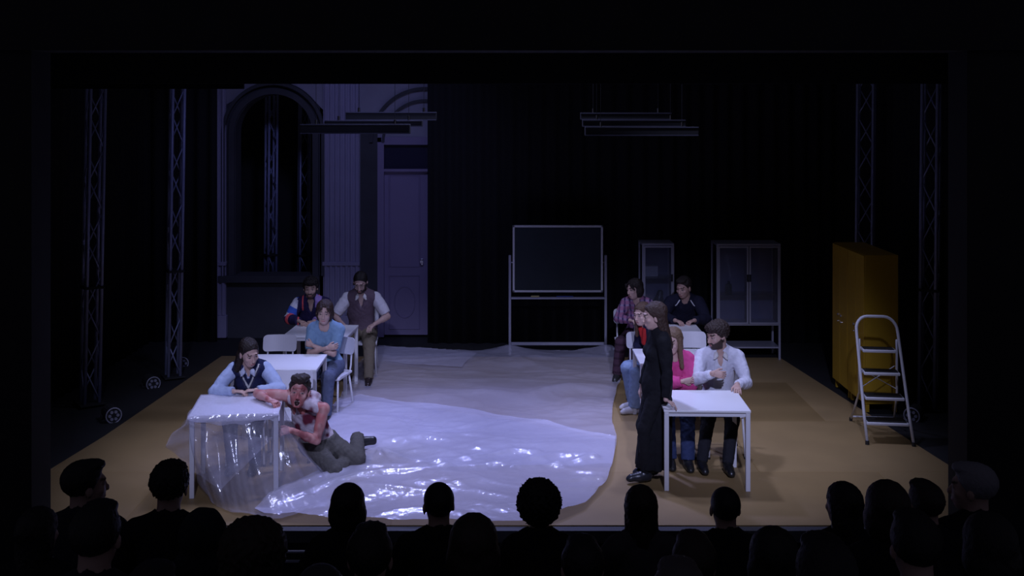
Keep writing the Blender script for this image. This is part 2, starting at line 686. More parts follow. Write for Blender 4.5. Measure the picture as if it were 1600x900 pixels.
def body_prims(J, skin):
    s = J['s']
    fm = J['female']
    R1, R2 = J['R1'], J['R2']
    f1, f2 = R1 @ V3(0, 1, 0), R2 @ V3(0, 1, 0)
    x1, x2 = R1 @ V3(1, 0, 0), R2 @ V3(1, 0, 0)
    u2 = R2 @ V3(0, 0, 1)
    B = {}
    c = skin

    def add(tag, *a, **k):
        p = Pr(*a, col=c, tag=tag, **k)
        B.setdefault(tag, []).append(p)
        return p
    w = .9 if fm else 1.0
    add('pelvis', 'cap', J['P'] - x1 * .06 * s, J['P'] + x1 * .06 * s, .112 * s, flat=(f1, .88), k=.04)
    add('belly', 'cap', J['P'] + R1 @ V3(0, 0, .05), J['C'], .128 * s * w, .135 * s * w, flat=(f1, .74), k=.05)
    add('chest', 'cap', J['C'] - x2 * .03 * s, J['N'] - u2 * .13 * s, .135 * s * w, .135 * s * w, flat=(f2, .76), k=.05)
    add('chest', 'cap', J['Shl'] - u2 * .015, J['Shr'] - u2 * .015, .05 * s, k=.05)
    add('chest', 'cap', J['N'] - u2 * .02 + x2 * .10 * s - u2 * .025, J['N'] - u2 * .045 - x2 * .10 * s, .045 * s, k=.04)
    if fm:
        for sg in (1, -1):
            add('chest', 'cap', J['N'] - u2 * .17 * s + x2 * sg * .062 - f2 * .07, J['N'] - u2 * .18 * s + x2 * sg * .06 - f2 * .085, .045 * s, k=.035)
    HR = J['HR']
    H = J['H']
    for sg in (1, -1):
        add('chest', 'cap', J['N'] + u2 * .035 + f2 * .01, J['N'] - u2 * .035 + x2 * sg * .12 * s, .045 * s, .045 * s, k=.04)
    body_s = s
    s = s * J.get('hs', 1.13)
    add('neck', 'cap', J['N'] - u2 * .02, H + HR @ V3(0, .02, -.05) * s, (.048 if fm else .056) * s, (.045 if fm else .054) * s, k=.025)

    def h(*v):
        return H + HR @ (V3(*v) * s)
    add('head', 'ell', h(0, .018, .032), rr=(.074 * s, .094 * s, .084 * s), R=HR, k=.02)
    add('head', 'ell', h(0, -.022, -.028), rr=(.060 * s, .070 * s, .080 * s), R=HR, k=.02)
    add('head', 'ell', h(0, -.040, -.082), rr=(.036 * s, .042 * s, .028 * s), R=HR, k=.025)
    add('head', 'cap', h(0, -.088, .012), h(0, -.106, -.026), .006 * s, .0105 * s, k=.010)
    add('head', 'cap', h(-.032, -.078, .030), h(.032, -.078, .030), .011 * s, k=.012)
    for sg in (1, -1):
        add('head', 'ell', h(sg * .038, -.060, -.020), rr=(.022 * s, .020 * s, .018 * s), R=HR, k=.015)
        add('head', 'ell', h(sg * .076, .004, -.010), rr=(.009 * s, .020 * s, .031 * s), R=HR, k=.006)
        add('head', 'cap', h(sg * .010, -.101, -.030), None, .0068 * s, k=.006)
    m = J.get('mouth', 0)
    if m:
        B['head'].append(Pr('ell', h(0, -.094, -.066), rr=(.022 * s, .028 * s, .021 * s), R=HR, k=.005, sub=True))
        add('head', 'cap', h(-.015, -.094, -.090), h(.015, -.094, -.090), .0075 * s, k=.008)
    else:
        add('head', 'cap', h(-.017, -.089, -.054), h(.017, -.089, -.054), .0065 * s, k=.006)
        add('head', 'cap', h(-.014, -.088, -.064), h(.014, -.088, -.064), .0065 * s, k=.006)
    for sg in (1, -1):
        B['head'].append(Pr('ell', h(sg * .030, -.100, .008), rr=(.017 * s, .020 * s, .011 * s), R=HR, k=.008, sub=True))
        add('head', 'cap', h(sg * .030, -.072, .008), None, .0125 * s, k=.002)
    s = body_s
    for k, sg in (('l', 1), ('r', -1)):
        t = .88 if fm else 1.0
        S, E, Wr = J['Sh' + k], J['El' + k], J['Wr' + k]
        add('uarm' + k, 'cap', S, E, .050 * s * t, .037 * s * t, k=.02)
        add('uarm' + k, 'cap', S + (E - S) * .3, S + (E - S) * .6, .046 * s * t, .044 * s * t, k=.02)
        add('farm' + k, 'cap', E, Wr, .037 * s * t, .025 * s * t, k=.015)
        add('farm' + k, 'cap', E + (Wr - E) * .2, E + (Wr - E) * .4, .040 * s * t, .036 * s * t, k=.02)
        hd = J.get('hd' + k)
        hd = nrm(Wr - E) if hd is None else nrm(hd)
        pn = J.get('pn' + k)
        pn = V3(0, 0, -1) if pn is None else V3(*pn)
        pn = nrm(pn - hd * np.dot(pn, hd))
        lat = np.cross(hd, pn)
        curl = J.get('curl' + k, 22)
        # lateral axis points to the thumb side
        th = J.get('th' + k)
        if th is not None:
            if np.dot(lat, V3(*th)) < 0:
                lat = -lat
        elif lat[0] * sg > 0:
            lat = -lat
        hs = s * (.93 if fm else 1.0)
        pe = Wr + hd * .078 * hs
        add('hand' + k, 'cap', Wr + hd * .02, pe - hd * .012, .030 * hs, .037 * hs, flat=(pn, .40), k=.012)
        for i, (o, L) in enumerate(((.027, .92), (.009, 1.0), (-.009, .95), (-.026, .76))):
            a = pe + lat * o * hs - hd * .006
            dr = nrm(hd + lat * o * 3.0)
            ang = 0
            for seg_l, r0, r1 in ((.043, .0088, .0082), (.026, .0082, .0076), (.021, .0076, .0066)):
                ang += math.radians(curl)
                dd = dr * math.cos(ang) + pn * math.sin(ang)
                b = a + dd * seg_l * L * hs
                add('hand' + k, 'cap', a, b, r0 * hs, r1 * hs, k=.003)
                a = b
        a = Wr + hd * .025 + lat * .024 * hs
        b = a + nrm(hd * .75 + lat * .6 + pn * .25) * .042 * hs
        cc = b + nrm(hd * .95 + lat * .2 + pn * .45) * .030 * hs
        add('hand' + k, 'cap', a, b, .0125 * hs, .0105 * hs, k=.008)
        add('hand' + k, 'cap', b, cc, .010 * hs, .0085 * hs, k=.003)
        Hh, K, A, T = J['Hi' + k], J['Kn' + k], J['An' + k], J['To' + k]
        add('thigh' + k, 'cap', Hh, K, .084 * s, .054 * s, k=.03)
        add('calf' + k, 'cap', K, A, .053 * s, .036 * s, k=.02)
        add('calf' + k, 'cap', K + (A - K) * .2, K + (A - K) * .4, .055 * s, .052 * s, k=.02)
        add('foot' + k, 'cap', A + V3(0, 0, -.03), T, .034 * s, .026 * s, k=.02)
    return B


def face_colors(J, look):
    H, HR, s = J['H'], J['HR'], J['s'] * J.get('hs', 1.13)
    brow = np.array(look.get('brow', (.03, .02, .015)))
    lip = np.array(look.get('lip', (.42, .16, .14)))
    beard = look.get('beard', 0)
    bc = np.array(look.get('beardcol', (.02, .015, .012)))
    blood = look.get('blood', False)

    def fn(v, c):
        q = (v - H) @ HR / s
        x, y, z = q[:, 0], q[:, 1], q[:, 2]
        ishead = (np.abs(x) < .09) & (z > -.125) & (z < .13) & (np.abs(y) < .13)
        front = ishead & (y < -.045)
        c = c.copy()
        ax_ = np.abs(x)
        if beard:
            n = vnoise(q * 60, 3)
            lim = np.clip(-.047 + (y + .085) * .42, -.050, -.008) + .012 * (n - .5)
            bm_ = ishead & (z < lim) & (y < .006) & (z > -.112) & ~((ax_ < .019) & (z > -.070) & (z < -.050) & front)
            if beard == 2:
                bm_ |= ishead & (z < .0) & (ax_ > .052) & (y < .02)
            a = .95 if beard >= 1 else beard
            c[bm_] = c[bm_] * (1 - a) + bc * a
            ms = front & (ax_ < .026) & (z < -.036) & (z > -.050)
            c[ms] = bc
        if J.get('mouth'):
            mth = front & (((x / .020) ** 2 + ((z + .066) / .021) ** 2) < 1)
            c[mth] = (.03, .008, .008)
            tth = mth & (z > -.058) & (z < -.050)
            c[tth] = (.6, .57, .5)
            r = ((x / .026) ** 2 + ((z + .066) / .027) ** 2)
            c[front & (r >= 1) & (r < 1.35)] = lip
        else:
            c[front & (ax_ < .020 - .5 * np.abs(z + .059)) & (z > -.066) & (z < -.053)] = lip
        c[front & (ax_ > .013) & (ax_ < .046) & (np.abs(z - .033 + .06 * (ax_ - .03)) < .0045)] = brow
        e = ((ax_ - .030) / .0115) ** 2 + ((z - .008) / .0050) ** 2
        eye = front & (e < 1)
        c[eye] = (.34, .31, .30) if not look.get('closed') else c[eye] * .7
        c[front & (e < 1.7) & (e >= 1)] *= .55
        if not look.get('closed'):
            c[front & (((ax_ - .030) ** 2 + (z - .008) ** 2) < .0062 ** 2)] = (.02, .014, .01)
        if blood:
            n = vnoise(v * 11 + 3, 5) * .6 + vnoise(v * 27, 7) * .4
            w = np.clip((n - .28) * 3.2, 0, 1)[:, None] * .80
            bl = np.where(vnoise(v * 18, 9)[:, None] > .62, V3(.20, .02, .03), V3(.42, .10, .10))
            keep = eye | (J.get('mouth', 0) > 0) & front & (z > -.085) & (z < -.048) & (ax_ < .022)
            w[keep] = 0
            c = c * (1 - w) + bl * w
        return c
    return fn


def hair_prims(J, style, col):
    H, HR, s = J['H'], J['HR'], J['s'] * J.get('hs', 1.13)

    def h(*v):
        return H + HR @ (V3(*v) * s)

    def n(*v):
        return HR @ nrm(V3(*v))
    cut = (h(0, -.070, .080), n(0, -.82, -.57))
    low = (h(0, 0, -.055), n(0, 0, -1))
    L = []
    E = lambda c, r, k=.015, cuts=(), sub=False: L.append(Pr('ell', h(*c), rr=tuple(q * s for q in r), R=HR, k=k, cuts=cuts, col=col, sub=sub))
    K = lambda a, b, r1, r2, k=.02, cuts=(), fl=None: L.append(Pr('cap', h(*a), h(*b), r1 * s, r2 * s, k=k, cuts=cuts, col=col, flat=fl))
    noise = [(.0015, .02, 1.0)]
    if style == 'short':
        E((0, .022, .040), (.085, .103, .090), cuts=(cut, low))
        E((0, -.03, .100), (.060, .058, .026))
        noise = [(.004, .035, .4)]
    elif style == 'buzz':
        E((0, .020, .036), (.080, .100, .088), cuts=(cut, low))
        noise = []
    elif style == 'bald':
        E((0, .030, .015), (.078, .090, .070), cuts=((h(0, 0, .02), n(0, -.3, 1)), (h(0, -.02, 0), n(0, -1, 0)), low))
        noise = []
    elif style == 'quiff':
        E((0, .022, .036), (.082, .100, .086), cuts=(cut, low))
        E((-.01, -.055, .108), (.064, .046, .036))
        E((.02, -.02, .118), (.050, .055, .026))
        noise = [(.006, .06, .9), (.002, .03, 2.0)]
    elif style == 'curly':
        E((0, .018, .046), (.093, .110, .096), cuts=(cut, low))
        E((0, -.05, .085), (.072, .050, .040))
        noise = [(.010, .040, .3), (.005, .021, 1.7)]
    elif style == 'afro':
        E((0, .030, .040), (.118, .120, .125), cuts=((h(0, -.07, .04), n(0, -.9, -.45)), (h(0, 0, -.10), n(0, 0, -1))))
        noise = [(.012, .042, .3), (.007, .022, 1.7)]
    elif style == 'bushy':
        E((0, .02, .03), (.125, .120, .115), cuts=((h(0, -.06, .03), n(0, -.9, -.45)), (h(0, 0, -.10), n(0, 0, -1))))
        E((0, .05, -.03), (.115, .080, .10), cuts=((h(0, -.02, 0), n(0, -1, 0)),))
        noise = [(.010, .055, .3), (.005, .025, 1.7)]
    elif style == 'bob':
        E((0, .022, .040), (.090, .106, .092), cuts=(cut,))
        E((0, .030, -.030), (.102, .088, .105), cuts=((h(0, -.025, 0), n(0, -1, .1)), (h(0, 0, -.115), n(0, 0, -1))))
        noise = [(.003, .05, .4)]
    elif style == 'shag':
        E((0, .020, .040), (.088, .106, .090), cuts=(cut,))
        E((0, .030, -.020), (.094, .085, .095), cuts=((h(0, -.03, 0), n(0, -1, .15)), (h(0, 0, -.10), n(0, 0, -1))))
        K((.045, -.082, .070), (.070, -.060, .010), .016, .010)
        K((-.030, -.088, .072), (-.068, -.065, .025), .018, .010)
        noise = [(.006, .03, .4)]
    elif style in ('long', 'longfront'):
        E((0, .022, .040), (.086, .105, .090), cuts=(cut,))
        K((0, .060, .0), (0, .085, -.26), .080, .060, fl=(HR @ V3(0, 1, 0), .6), k=.03)
        if style == 'longfront':
            K((.070, -.01, .02), (.085, -.02, -.24), .024, .020, k=.02)
            K((-.070, -.01, .02), (-.085, -.02, -.24), .024, .020, k=.02)
        else:
            K((.066, .02, .02), (.070, .05, -.22), .024, .022, k=.02)
            K((-.066, .02, .02), (-.070, .05, -.22), .024, .022, k=.02)
        noise = [(.004, .045, .4), (.002, .02, .4)]
    elif style == 'tied':
        E((0, .022, .038), (.082, .102, .088), cuts=(cut,))
        K((0, .09, .0), (.02, .11, -.16), .035, .018, k=.03)
        noise = [(.002, .02, .4)]
    elif style == 'tucked':
        E((0, .022, .038), (.083, .103, .089), cuts=(cut,))
        K((-.055, .05, -.03), (-.085, .035, -.17), .040, .030, k=.03)
        K((.045, .06, -.03), (.050, .06, -.13), .040, .025, k=.03)
        noise = [(.004, .035, .4)]
    elif style == 'hood':
        E((0, .030, .020), (.112, .125, .125), cuts=((h(0, -.06, 0), n(0, -1, 0)),))
        E((0, .060, -.100), (.14, .10, .07), k=.04)
        noise = [(.004, .08, .4)]
    return L, noise


def wrap(prims, infl, **kw):
    return [p.inflate(infl, **kw) for p in prims if not p.sub]


def top(J, B, infl, col, sleeve='long', hem=-.06, neck='round', sinf=None, armr=.0, wr=.93):
    """upper garment"""
    R1, R2 = J['R1'], J['R2']
    u1, u2 = R1 @ V3(0, 0, 1), R2 @ V3(0, 0, 1)
    f2 = R2 @ V3(0, -1, 0)
    s = J['s']
    L = []
    hemc = (J['P'] + u1 * hem, -u1)
    for t in ('pelvis', 'belly', 'chest'):
        L += wrap(B[t], infl, col=col, cuts=[hemc])
    sinf = infl if sinf is None else sinf
    if sleeve != 'none':
        for k in 'lr':
            S, E, Wr = J['Sh' + k], J['El' + k], J['Wr' + k]
            if sleeve == 'long':
                L += wrap(B['uarm' + k], sinf + .004, col=col, k=.03)
                w = nrm(Wr - E)
                L += wrap(B['farm' + k], sinf + .004, col=col, cuts=[(E + (Wr - E) * wr, w)])
            elif sleeve == 'short':
                w = nrm(E - S)
                L += wrap(B['uarm' + k], sinf + .012, col=col, k=.03, cuts=[(S + (E - S) * .62, w)])
            elif sleeve == 'elbow':
                w = nrm(E - S)
                L += wrap(B['uarm' + k], sinf + .004, col=col, k=.03, cuts=[(S + (E - S) * .85, w)])
    else:
        for k, sg in (('l', 1), ('r', -1)):
            L.append(Pr('cap', J['Sh' + k] + (R2 @ V3(sg * .045, 0, .08)), J['Sh' + k] + (R2 @ V3(sg * .055, 0, -.16)), (.055 + armr) * s, (.060 + armr) * s, k=.012, sub=True))
    nb = J['N']
    if neck == 'round':
        L.append(Pr('cap', nb + f2 * .025 + u2 * .00, nb + u2 * .12, .066 * s, .07 * s, k=.01, sub=True))
    elif neck == 'v':
        L.append(Pr('cap', nb + u2 * .0, nb + u2 * .12, .066 * s, .07 * s, k=.01, sub=True))
        L.append(Pr('cap', nb + f2 * .09 + u2 * .02, nb + f2 * .13 - u2 * .15 * s, .052 * s, .008 * s, k=.008, sub=True))
    elif neck == 'deep':
        L.append(Pr('cap', nb + f2 * .03 + u2 * .02, nb + u2 * .12, .098 * s, .12 * s, k=.01, sub=True))
        L.append(Pr('cap', nb + f2 * .10 + u2 * .0, nb + f2 * .13 - u2 * .08 * s, .065 * s, .045 * s, k=.01, sub=True))
    elif neck == 'open':
        L.append(Pr('cap', nb + u2 * .0, nb + u2 * .12, .066 * s, .07 * s, k=.01, sub=True))
        L.append(Pr('cap', nb + f2 * .12 + u2 * .02, J['P'] + u1 * .0 + (R1 @ V3(0, -.16, 0)), .06 * s, .085 * s, k=.01, sub=True))
    elif neck == 'high':
        L.insert(0, Pr('cap', nb - u2 * .02, nb + u2 * .045, .063 * s, .060 * s, k=.02, col=col, cuts=[(nb + u2 * .045, u2)]))
    return L


def collar(J, col, w=.068):
    R2 = J['R2']
    s = J['s']
    nb = J['N']
    up = R2 @ V3(0, -.75, .65)
    L = []
    for sg in (1, -1):
        L.append(Pr('cap', nb + R2 @ V3(sg * .062, .02, .035) * s, nb + R2 @ V3(sg * .048, -.085, .0) * s, .024, .026, k=.01, col=col, flat=(R2 @ V3(sg * .8, -.3, .5), .5)))
        L.append(Pr('cap', nb + R2 @ V3(sg * .046, -.092, -.002) * s, nb + R2 @ V3(sg * .070, -.118, -.045) * s, .028, .007, k=.012, col=col, flat=(nrm(up), .40)))
        L.append(Pr('cap', nb + R2 @ V3(sg * .062, .02, .035) * s, nb + R2 @ V3(0, .065, .035) * s, .022, k=.01, col=col))
    return L


def trousers(J, B, infl, col, waist=.06, cinf=None, cutf=1.02):
    u1 = J['R1'] @ V3(0, 0, 1)
    L = wrap(B['pelvis'], infl, col=col, cuts=[(J['P'] + u1 * waist, u1)])
    L += wrap(B['belly'], infl, col=col, cuts=[(J['P'] + u1 * waist, u1)])
    for k in 'lr':
        K, A = J['Kn' + k], J['An' + k]
        L += wrap(B['thigh' + k], infl, col=col)
        ci = infl if cinf is None else cinf
        L.append(Pr('cap', K, A, .055 + infl, .038 + ci, k=.03, col=col, cuts=[(K + (A - K) * cutf, nrm(A - K))]))
    return L


def shoes(J, root, col, m=None, thick=.012, high=False, only='lr'):
    for k in only:
        A, T = J['An' + k], J['To' + k]
        d = nrm((T - A) * V3(1, 1, .0)) if abs((T - A)[2]) < .12 else nrm(T - A)
        up = J.get('fup' + k, V3(0, 0, 1))
        up = nrm(up - d * np.dot(up, d))
        base = A - up * .045
        L = [Pr('cap', base - d * .025, base + d * .06, .040, .042, k=.02, col=col),
             Pr('cap', base + d * .05 - up * .004, base + d * .165 - up * .010, .040, .033, flat=(up, .75), k=.03, col=col)]
        L.append(Pr('cap', base, A + up * (.05 if high else .02), .040, .046, k=.02, col=col, cuts=[(A + up * (.06 if high else .02), up)]))
        L.append(Pr('cap', A - up * .028, T + up * .002, .044, .034, k=.02, col=col, cuts=[(A + up * (.06 if high else .02), up)]))
        sole = base - up * .037
        for p in L:
            p.cuts = p.cuts + [(sole, -up)]
        o = sdf_obj('shoe', L, m or M_leather, root, step=.008)
    return


def make_person(label, J, loc, rz=0, skin=(.50, .32, .25), look=None, hair=None, garments=(), shoe=None, group=None, extras=None, coarse=False, barefoot=True, shoekw=None):
    root = thing('person', label, 'person', loc, rz, group)
    B = body_prims(J, skin)
    allp = []
    for t in ('pelvis', 'belly', 'chest', 'uarml', 'uarmr', 'farml', 'farmr', 'thighl', 'thighr', 'calfl', 'calfr', 'footl', 'footr', 'handl', 'handr', 'neck', 'head'):
        allp += B[t]
    H = J['H']
    fine = [] if coarse else [(H - .14, H + .14)]
    if not coarse:
        for k in 'lr':
            c = J['Wr' + k]
            fine.append((c - .14, c + .14))
    sdf_obj('body', allp, M_skin, root, colfn=face_colors(J, look or {}), step=.012 if coarse else .010, fine=fine, fstep=.0048)
    if hair:
        L, nz = hair_prims(J, hair[0], hair[1])
        sdf_obj('hood' if hair[0] == 'hood' else 'hair', L, M_cloth if hair[0] == 'hood' else M_hair, root, step=.006 if not coarse else .008, noise=nz)
    for g in garments:
        name, L = g[0], g[1](J, B)
        opt = g[2] if len(g) > 2 else {}
        kw = {'step': .009 if not coarse else .013, 'noise': opt.get('noise', [(.0035, .085, .3), (.002, .04, 1.9)])}
        if 'step' in opt:
            kw['step'] = opt['step']
        o = sdf_obj(name, L, opt.get('mat', M_cloth), root, colfn=opt.get('colfn') and opt['colfn'](J, B), **kw)
        if 'label' in opt:
            o['label'] = opt['label']
    if shoe:
        shoes(J, root, shoe, **(shoekw or {}))
    if extras:
        extras(J, root)
    return root

# ------------------------------------------------------------------ the setting
M_floor = floor_mat()


def slab(bm, pts, z0, z1):
    a = [bm.verts.new((p[0], p[1], z1)) for p in pts]
    b = [bm.verts.new((p[0], p[1], z0)) for p in pts]
    n = len(pts)
    bm.faces.new(a)
    bm.faces.new(b[::-1])
    for i in range(n):
        bm.faces.new((a[i], b[i], b[(i + 1) % n], a[(i + 1) % n]))
    bmesh.ops.recalc_face_normals(bm, faces=bm.faces[:])
    return bm


struct('floor', slab(bmesh.new(), [(-4.62, 8.98), (4.62, 8.98), (4.42, 10.57), (3.93, 14.95), (-4.0, 15.05), (-4.30, 11.4)], -.02, 0.0), M_floor,
       label='ochre yellow stage floor laid in large panels')
struct('floor_stage', slab(bmesh.new(), [(-9, 8.95), (9, 8.95), (9, 19), (-9, 19)], -.6, -.022), M_blackpaint, label='black stage deck around the yellow floor')
M_lip = mat('dark stage lip', (.03, .03, .035), .6, vary=.2)
struct('trim_stage_lip', BOX(-4.7, 8.86, -.10, 4.7, 8.95, 0.0), M_lip)
bm = bmesh.new()
for x0, x1, z in ((-4.7, -.95, -.16), (-.35, 1.2, -.16), (1.3, 4.7, -.16), (-4.7, 4.7, -.24)):
    box(bm, x0, 8.80, z, x1, 8.82, z + .015)
struct('trim_stage_front_rail', bm, M_steel)
# raked stalls
TIERS = [(5.65, 6.75, .12), (4.85, 5.65, .30), (4.05, 4.85, .48), (3.2, 4.05, .66)]
bm = bmesh.new()
for y0, y1, z in TIERS:
    box(bm, -7, y0, -1.2, 7, y1, z)
struct('floor_stalls', bm, mat('dark carpet', (.02, .014, .016), .95, bump=.2, bscale=90))
struct('floor_pit', BOX(-7, 6.75, -1.2, 7, 8.95, -.62), M_blackpaint)


def curtain(name, x0, y0, x1, y1, z0, z1, pitch=.22, amp=.03, seed=0):
    rnd = random.Random(seed)
    L = math.hypot(x1 - x0, y1 - y0)
    n = max(8, int(L / .03))
    nx, ny = -(y1 - y0) / L, (x1 - x0) / L
    bm = bmesh.new()
    lo, hi = [], []
    ph = rnd.random() * 6
    for i in range(n + 1):
        t = i / n
        d = amp * math.sin(2 * math.pi * t * L / pitch + ph + .8 * math.sin(t * L * 3.1))
        x, y = x0 + (x1 - x0) * t + nx * d, y0 + (y1 - y0) * t + ny * d
        lo.append(bm.verts.new((x, y, z0)))
        hi.append(bm.verts.new((x, y, z1)))
    for i in range(n):
        bm.faces.new((lo[i], lo[i + 1], hi[i + 1], hi[i]))
    o = struct(name, bm, M_black, True)
    s = o.modifiers.new('thickness', 'SOLIDIFY')
    s.thickness = .008
    return o


curtain('wall_back', -1.13, 15.95, 6.2, 15.95, -.02, 6.5, seed=1)
curtain('wall_left', -5.55, 8.9, -5.35, 16.1, -.02, 6.5, seed=2)
curtain('wall_right', 5.35, 8.9, 5.15, 16.0, -.02, 6.5, seed=3)
curtain('wall_back_left', -6.5, 16.05, -4.34, 16.05, -.02, 6.5, seed=4)
# proscenium and border
struct('wall_proscenium_left', BOX(-9, 8.5, -1.2, -3.79, 8.86, 6.5), M_blackpaint)
struct('wall_proscenium_right', BOX(3.74, 8.5, -1.2, 9, 8.86, 6.5), M_blackpaint)
struct('wall_proscenium_top', BOX(-9, 8.45, 4.01, 9, 8.85, 6.5), M_blackpaint)
struct('wall_border', BOX(-5.3, 9.55, 3.765, 5.3, 9.60, 6.5), mat('dark border cloth', (.02, .02, .026), .95, bump=.1))
struct('wall_border_step', BOX(-5.3, 9.62, 3.72, -2.36, 9.66, 6.5), M_black)

# old plaster wall with arches, fluted pilaster and door
YW = 16.3
SW = F0 / YW


def wx(px):
    return (px - XC) / SW


def wz(py):
    return H0 - (py - YH) / SW


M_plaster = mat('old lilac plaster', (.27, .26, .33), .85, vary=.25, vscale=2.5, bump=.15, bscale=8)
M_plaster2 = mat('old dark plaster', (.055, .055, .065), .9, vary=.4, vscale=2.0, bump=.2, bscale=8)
M_pil = mat('pale lilac pilaster', (.30, .28, .40), .8, vary=.12, vscale=3, bump=.1, bscale=10)
M_doorp = mat('mauve painted wood', (.24, .20, .33), .6, vary=.08, vscale=4)
ZT = 5.2
ax0, ax1 = wx(368), wx(488)
acx, ar = (ax0 + ax1) / 2, (ax1 - ax0) / 2
asp = wz(208)
asill = wz(430)
bm = bmesh.new()
x0, x1 = wx(338), wx(506)
poly_prism(bm, [(x0, -.02), (x1, -.02), (x1, asill), (x0, asill)], YW, YW + .35)
poly_prism(bm, [(x0, asill), (ax0, asill), (ax0, asp), (x0, asp)], YW, YW + .35)
poly_prism(bm, [(ax1, asill), (x1, asill), (x1, asp), (ax1, asp)], YW, YW + .35)
arc = [(acx + ar * math.cos(a), asp + ar * math.sin(a)) for a in [math.pi * i / 24 for i in range(25)]]
poly_prism(bm, [(x0, asp)] + arc[::-1] + [(x1, asp), (x1, ZT), (x0, ZT)], YW, YW + .35)
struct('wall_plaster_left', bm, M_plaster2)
bm = bmesh.new()


def arch_ring(bm, cx, cz, r0, r1, ya, yb, a0=0, a1=math.pi, legs=None, n=28):
    P_ = []
    for i in range(n + 1):
        a = a0 + (a1 - a0) * i / n
        P_.append((math.cos(a), math.sin(a)))
    out = [(cx + r1 * c, cz + r1 * s) for c, s in P_]
    inn = [(cx + r0 * c, cz + r0 * s) for c, s in P_]
    if legs is not None:
        out = [(cx + r1, legs)] + out + [(cx - r1, legs)]
        inn = [(cx + r0, legs)] + inn + [(cx - r0, legs)]
    m = len(out)
    for i in range(m - 1):
        q = [out[i], out[i + 1], inn[i + 1], inn[i]]
        v0 = [bm.verts.new((p[0], ya, p[1])) for p in q]
        v1 = [bm.verts.new((p[0], yb, p[1])) for p in q]
        bm.faces.new(v0)
        for k in range(4):
            bm.faces.new((v0[k], v1[k], v1[(k + 1) % 4], v0[(k + 1) % 4]))
    bmesh.ops.remove_doubles(bm, verts=bm.verts[:], dist=1e-5)


arch_ring(bm, acx, asp, ar + .01, ar + .10, YW - .05, YW, legs=asill)
arch_ring(bm, acx, asp, ar + .15, ar + .20, YW - .08, YW, legs=asill)
box(bm, ax0 - .25, YW - .09, asill - .10, ax1 + .12, YW, asill)
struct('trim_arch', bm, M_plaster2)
struct('trim_arch_spandrel', poly_prism(bmesh.new(), [(x0, asp + .35)] + [(acx + (ar + .21) * math.cos(a), asp + (ar + .21) * math.sin(a)) for a in [math.pi * (22 - i) / 28 for i in range(17)]] + [(x1, asp + .35), (x1, ZT), (x0, ZT)], YW - .015, YW - .001), M_plaster)
struct('wall_behind_arch', BOX(x0 - 3.0, 18.6, -.02, x1 + 4.0, 18.65, 6.5), M_blackpaint)
struct('wall_behind_arch_left', BOX(x0 - 1.6, YW + .36, -.02, x0 - 1.55, 18.6, 6.5), M_blackpaint)
struct('wall_behind_arch_right', BOX(x1 + 1.5, YW + .36, -.02, x1 + 1.55, 18.6, 6.5), M_blackpaint)
# wall right of the pilaster
dx0, dx1 = wx(600), wx(668)
bm = bmesh.new()
box(bm, wx(500), YW, -.02, wx(596), YW + .35, ZT)
box(bm, wx(596), YW, wz(224), wx(680), YW + .35, ZT)
struct('wall_plaster_right', bm, M_plaster)
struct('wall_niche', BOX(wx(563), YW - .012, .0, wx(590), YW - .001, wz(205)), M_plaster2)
bm = bmesh.new()
arch_ring(bm, wx(664), wz(222), wx(664) - wx(583), wx(664) - wx(578), YW - .05, YW, a0=math.pi / 2 - .1, a1=math.pi)
arch_ring(bm, wx(664), wz(222), wx(664) - wx(601), wx(664) - wx(597), YW - .05, YW, a0=math.pi / 2 - .1, a1=math.pi)
struct('trim_door_arch', bm, M_plaster2)


def pilaster(name, px0, px1, nfl):
    bm = bmesh.new()
    a, b = wx(px0), wx(px1)
    box(bm, a, YW - .06, .0, b, YW - .001, ZT)
    w = (b - a) / nfl
    for i in range(nfl):
        c = a + w * (i + .5)
        tube(bm, [(c, YW - .06, .35), (c, YW - .06, ZT)], w * .31, 8)
    box(bm, a - .02, YW - .10, 0, b + .02, YW - .001, .34, bev=.01)
    box(bm, a - .01, YW - .09, wz(414), b + .01, YW - .001, wz(408), bev=.005)
    return struct(name, bm, M_pil, True)


o = pilaster('trim_pilaster', 506, 562, 7)
o.data.polygons.foreach_set('use_smooth', [False] * len(o.data.polygons))
o = pilaster('trim_pilaster_left', 338, 354, 2)
o.data.polygons.foreach_set('use_smooth', [False] * len(o.data.polygons))
# door
d = thing('door_1', 'tall mauve painted door with oval panel in the old wall', None, (0, 0, 0))
d['kind'] = 'structure'
YD = YW + .05
bm = BOX(dx0, YD, .02, dx1 + .05, YD + .05, wz(267))
obj('door_leaf', bm, M_doorp, d)
bm = bmesh.new()
for a, b, c, e in ((608, 655, 275, 418), (608, 655, 432, 515)):
    X0, X1, Z1, Z0 = wx(a), wx(b), wz(c), wz(e)
    tube(bm, [(X0, YD, Z0), (X1, YD, Z0), (X1, YD, Z1), (X0, YD, Z1)], .012, 6, closed=True)
cx, cz = wx(632), wz(473)
tube(bm, [(cx + .16 * math.cos(t), YD, cz + .24 * math.sin(t)) for t in [2 * math.pi * i / 28 for i in range(28)]], .010, 6, closed=True)
obj('panel_molding', bm, M_doorp, d)
bm = bmesh.new()
box(bm, wx(596), YW - .03, 0, dx0, YW + .1, wz(222))
box(bm, dx0, YW - .03, wz(268), dx1 + .06, YW + .1, wz(264))
box(bm, dx0, YW - .03, wz(226), dx1 + .06, YW + .1, wz(222))
box(bm, wx(590), YW - .02, 0, wx(596), YW + .0, wz(215))
box(bm, wx(590), YW - .02, wz(222), dx1 + .06, YW + .0, wz(214))
obj('door_frame', bm, M_doorp, d)
obj('transom_pane', BOX(dx0, YW + .05, wz(264), dx1 + .06, YW + .06, wz(226)), mat('dark glass', (.02, .02, .05), .15), d)
bm = bmesh.new()
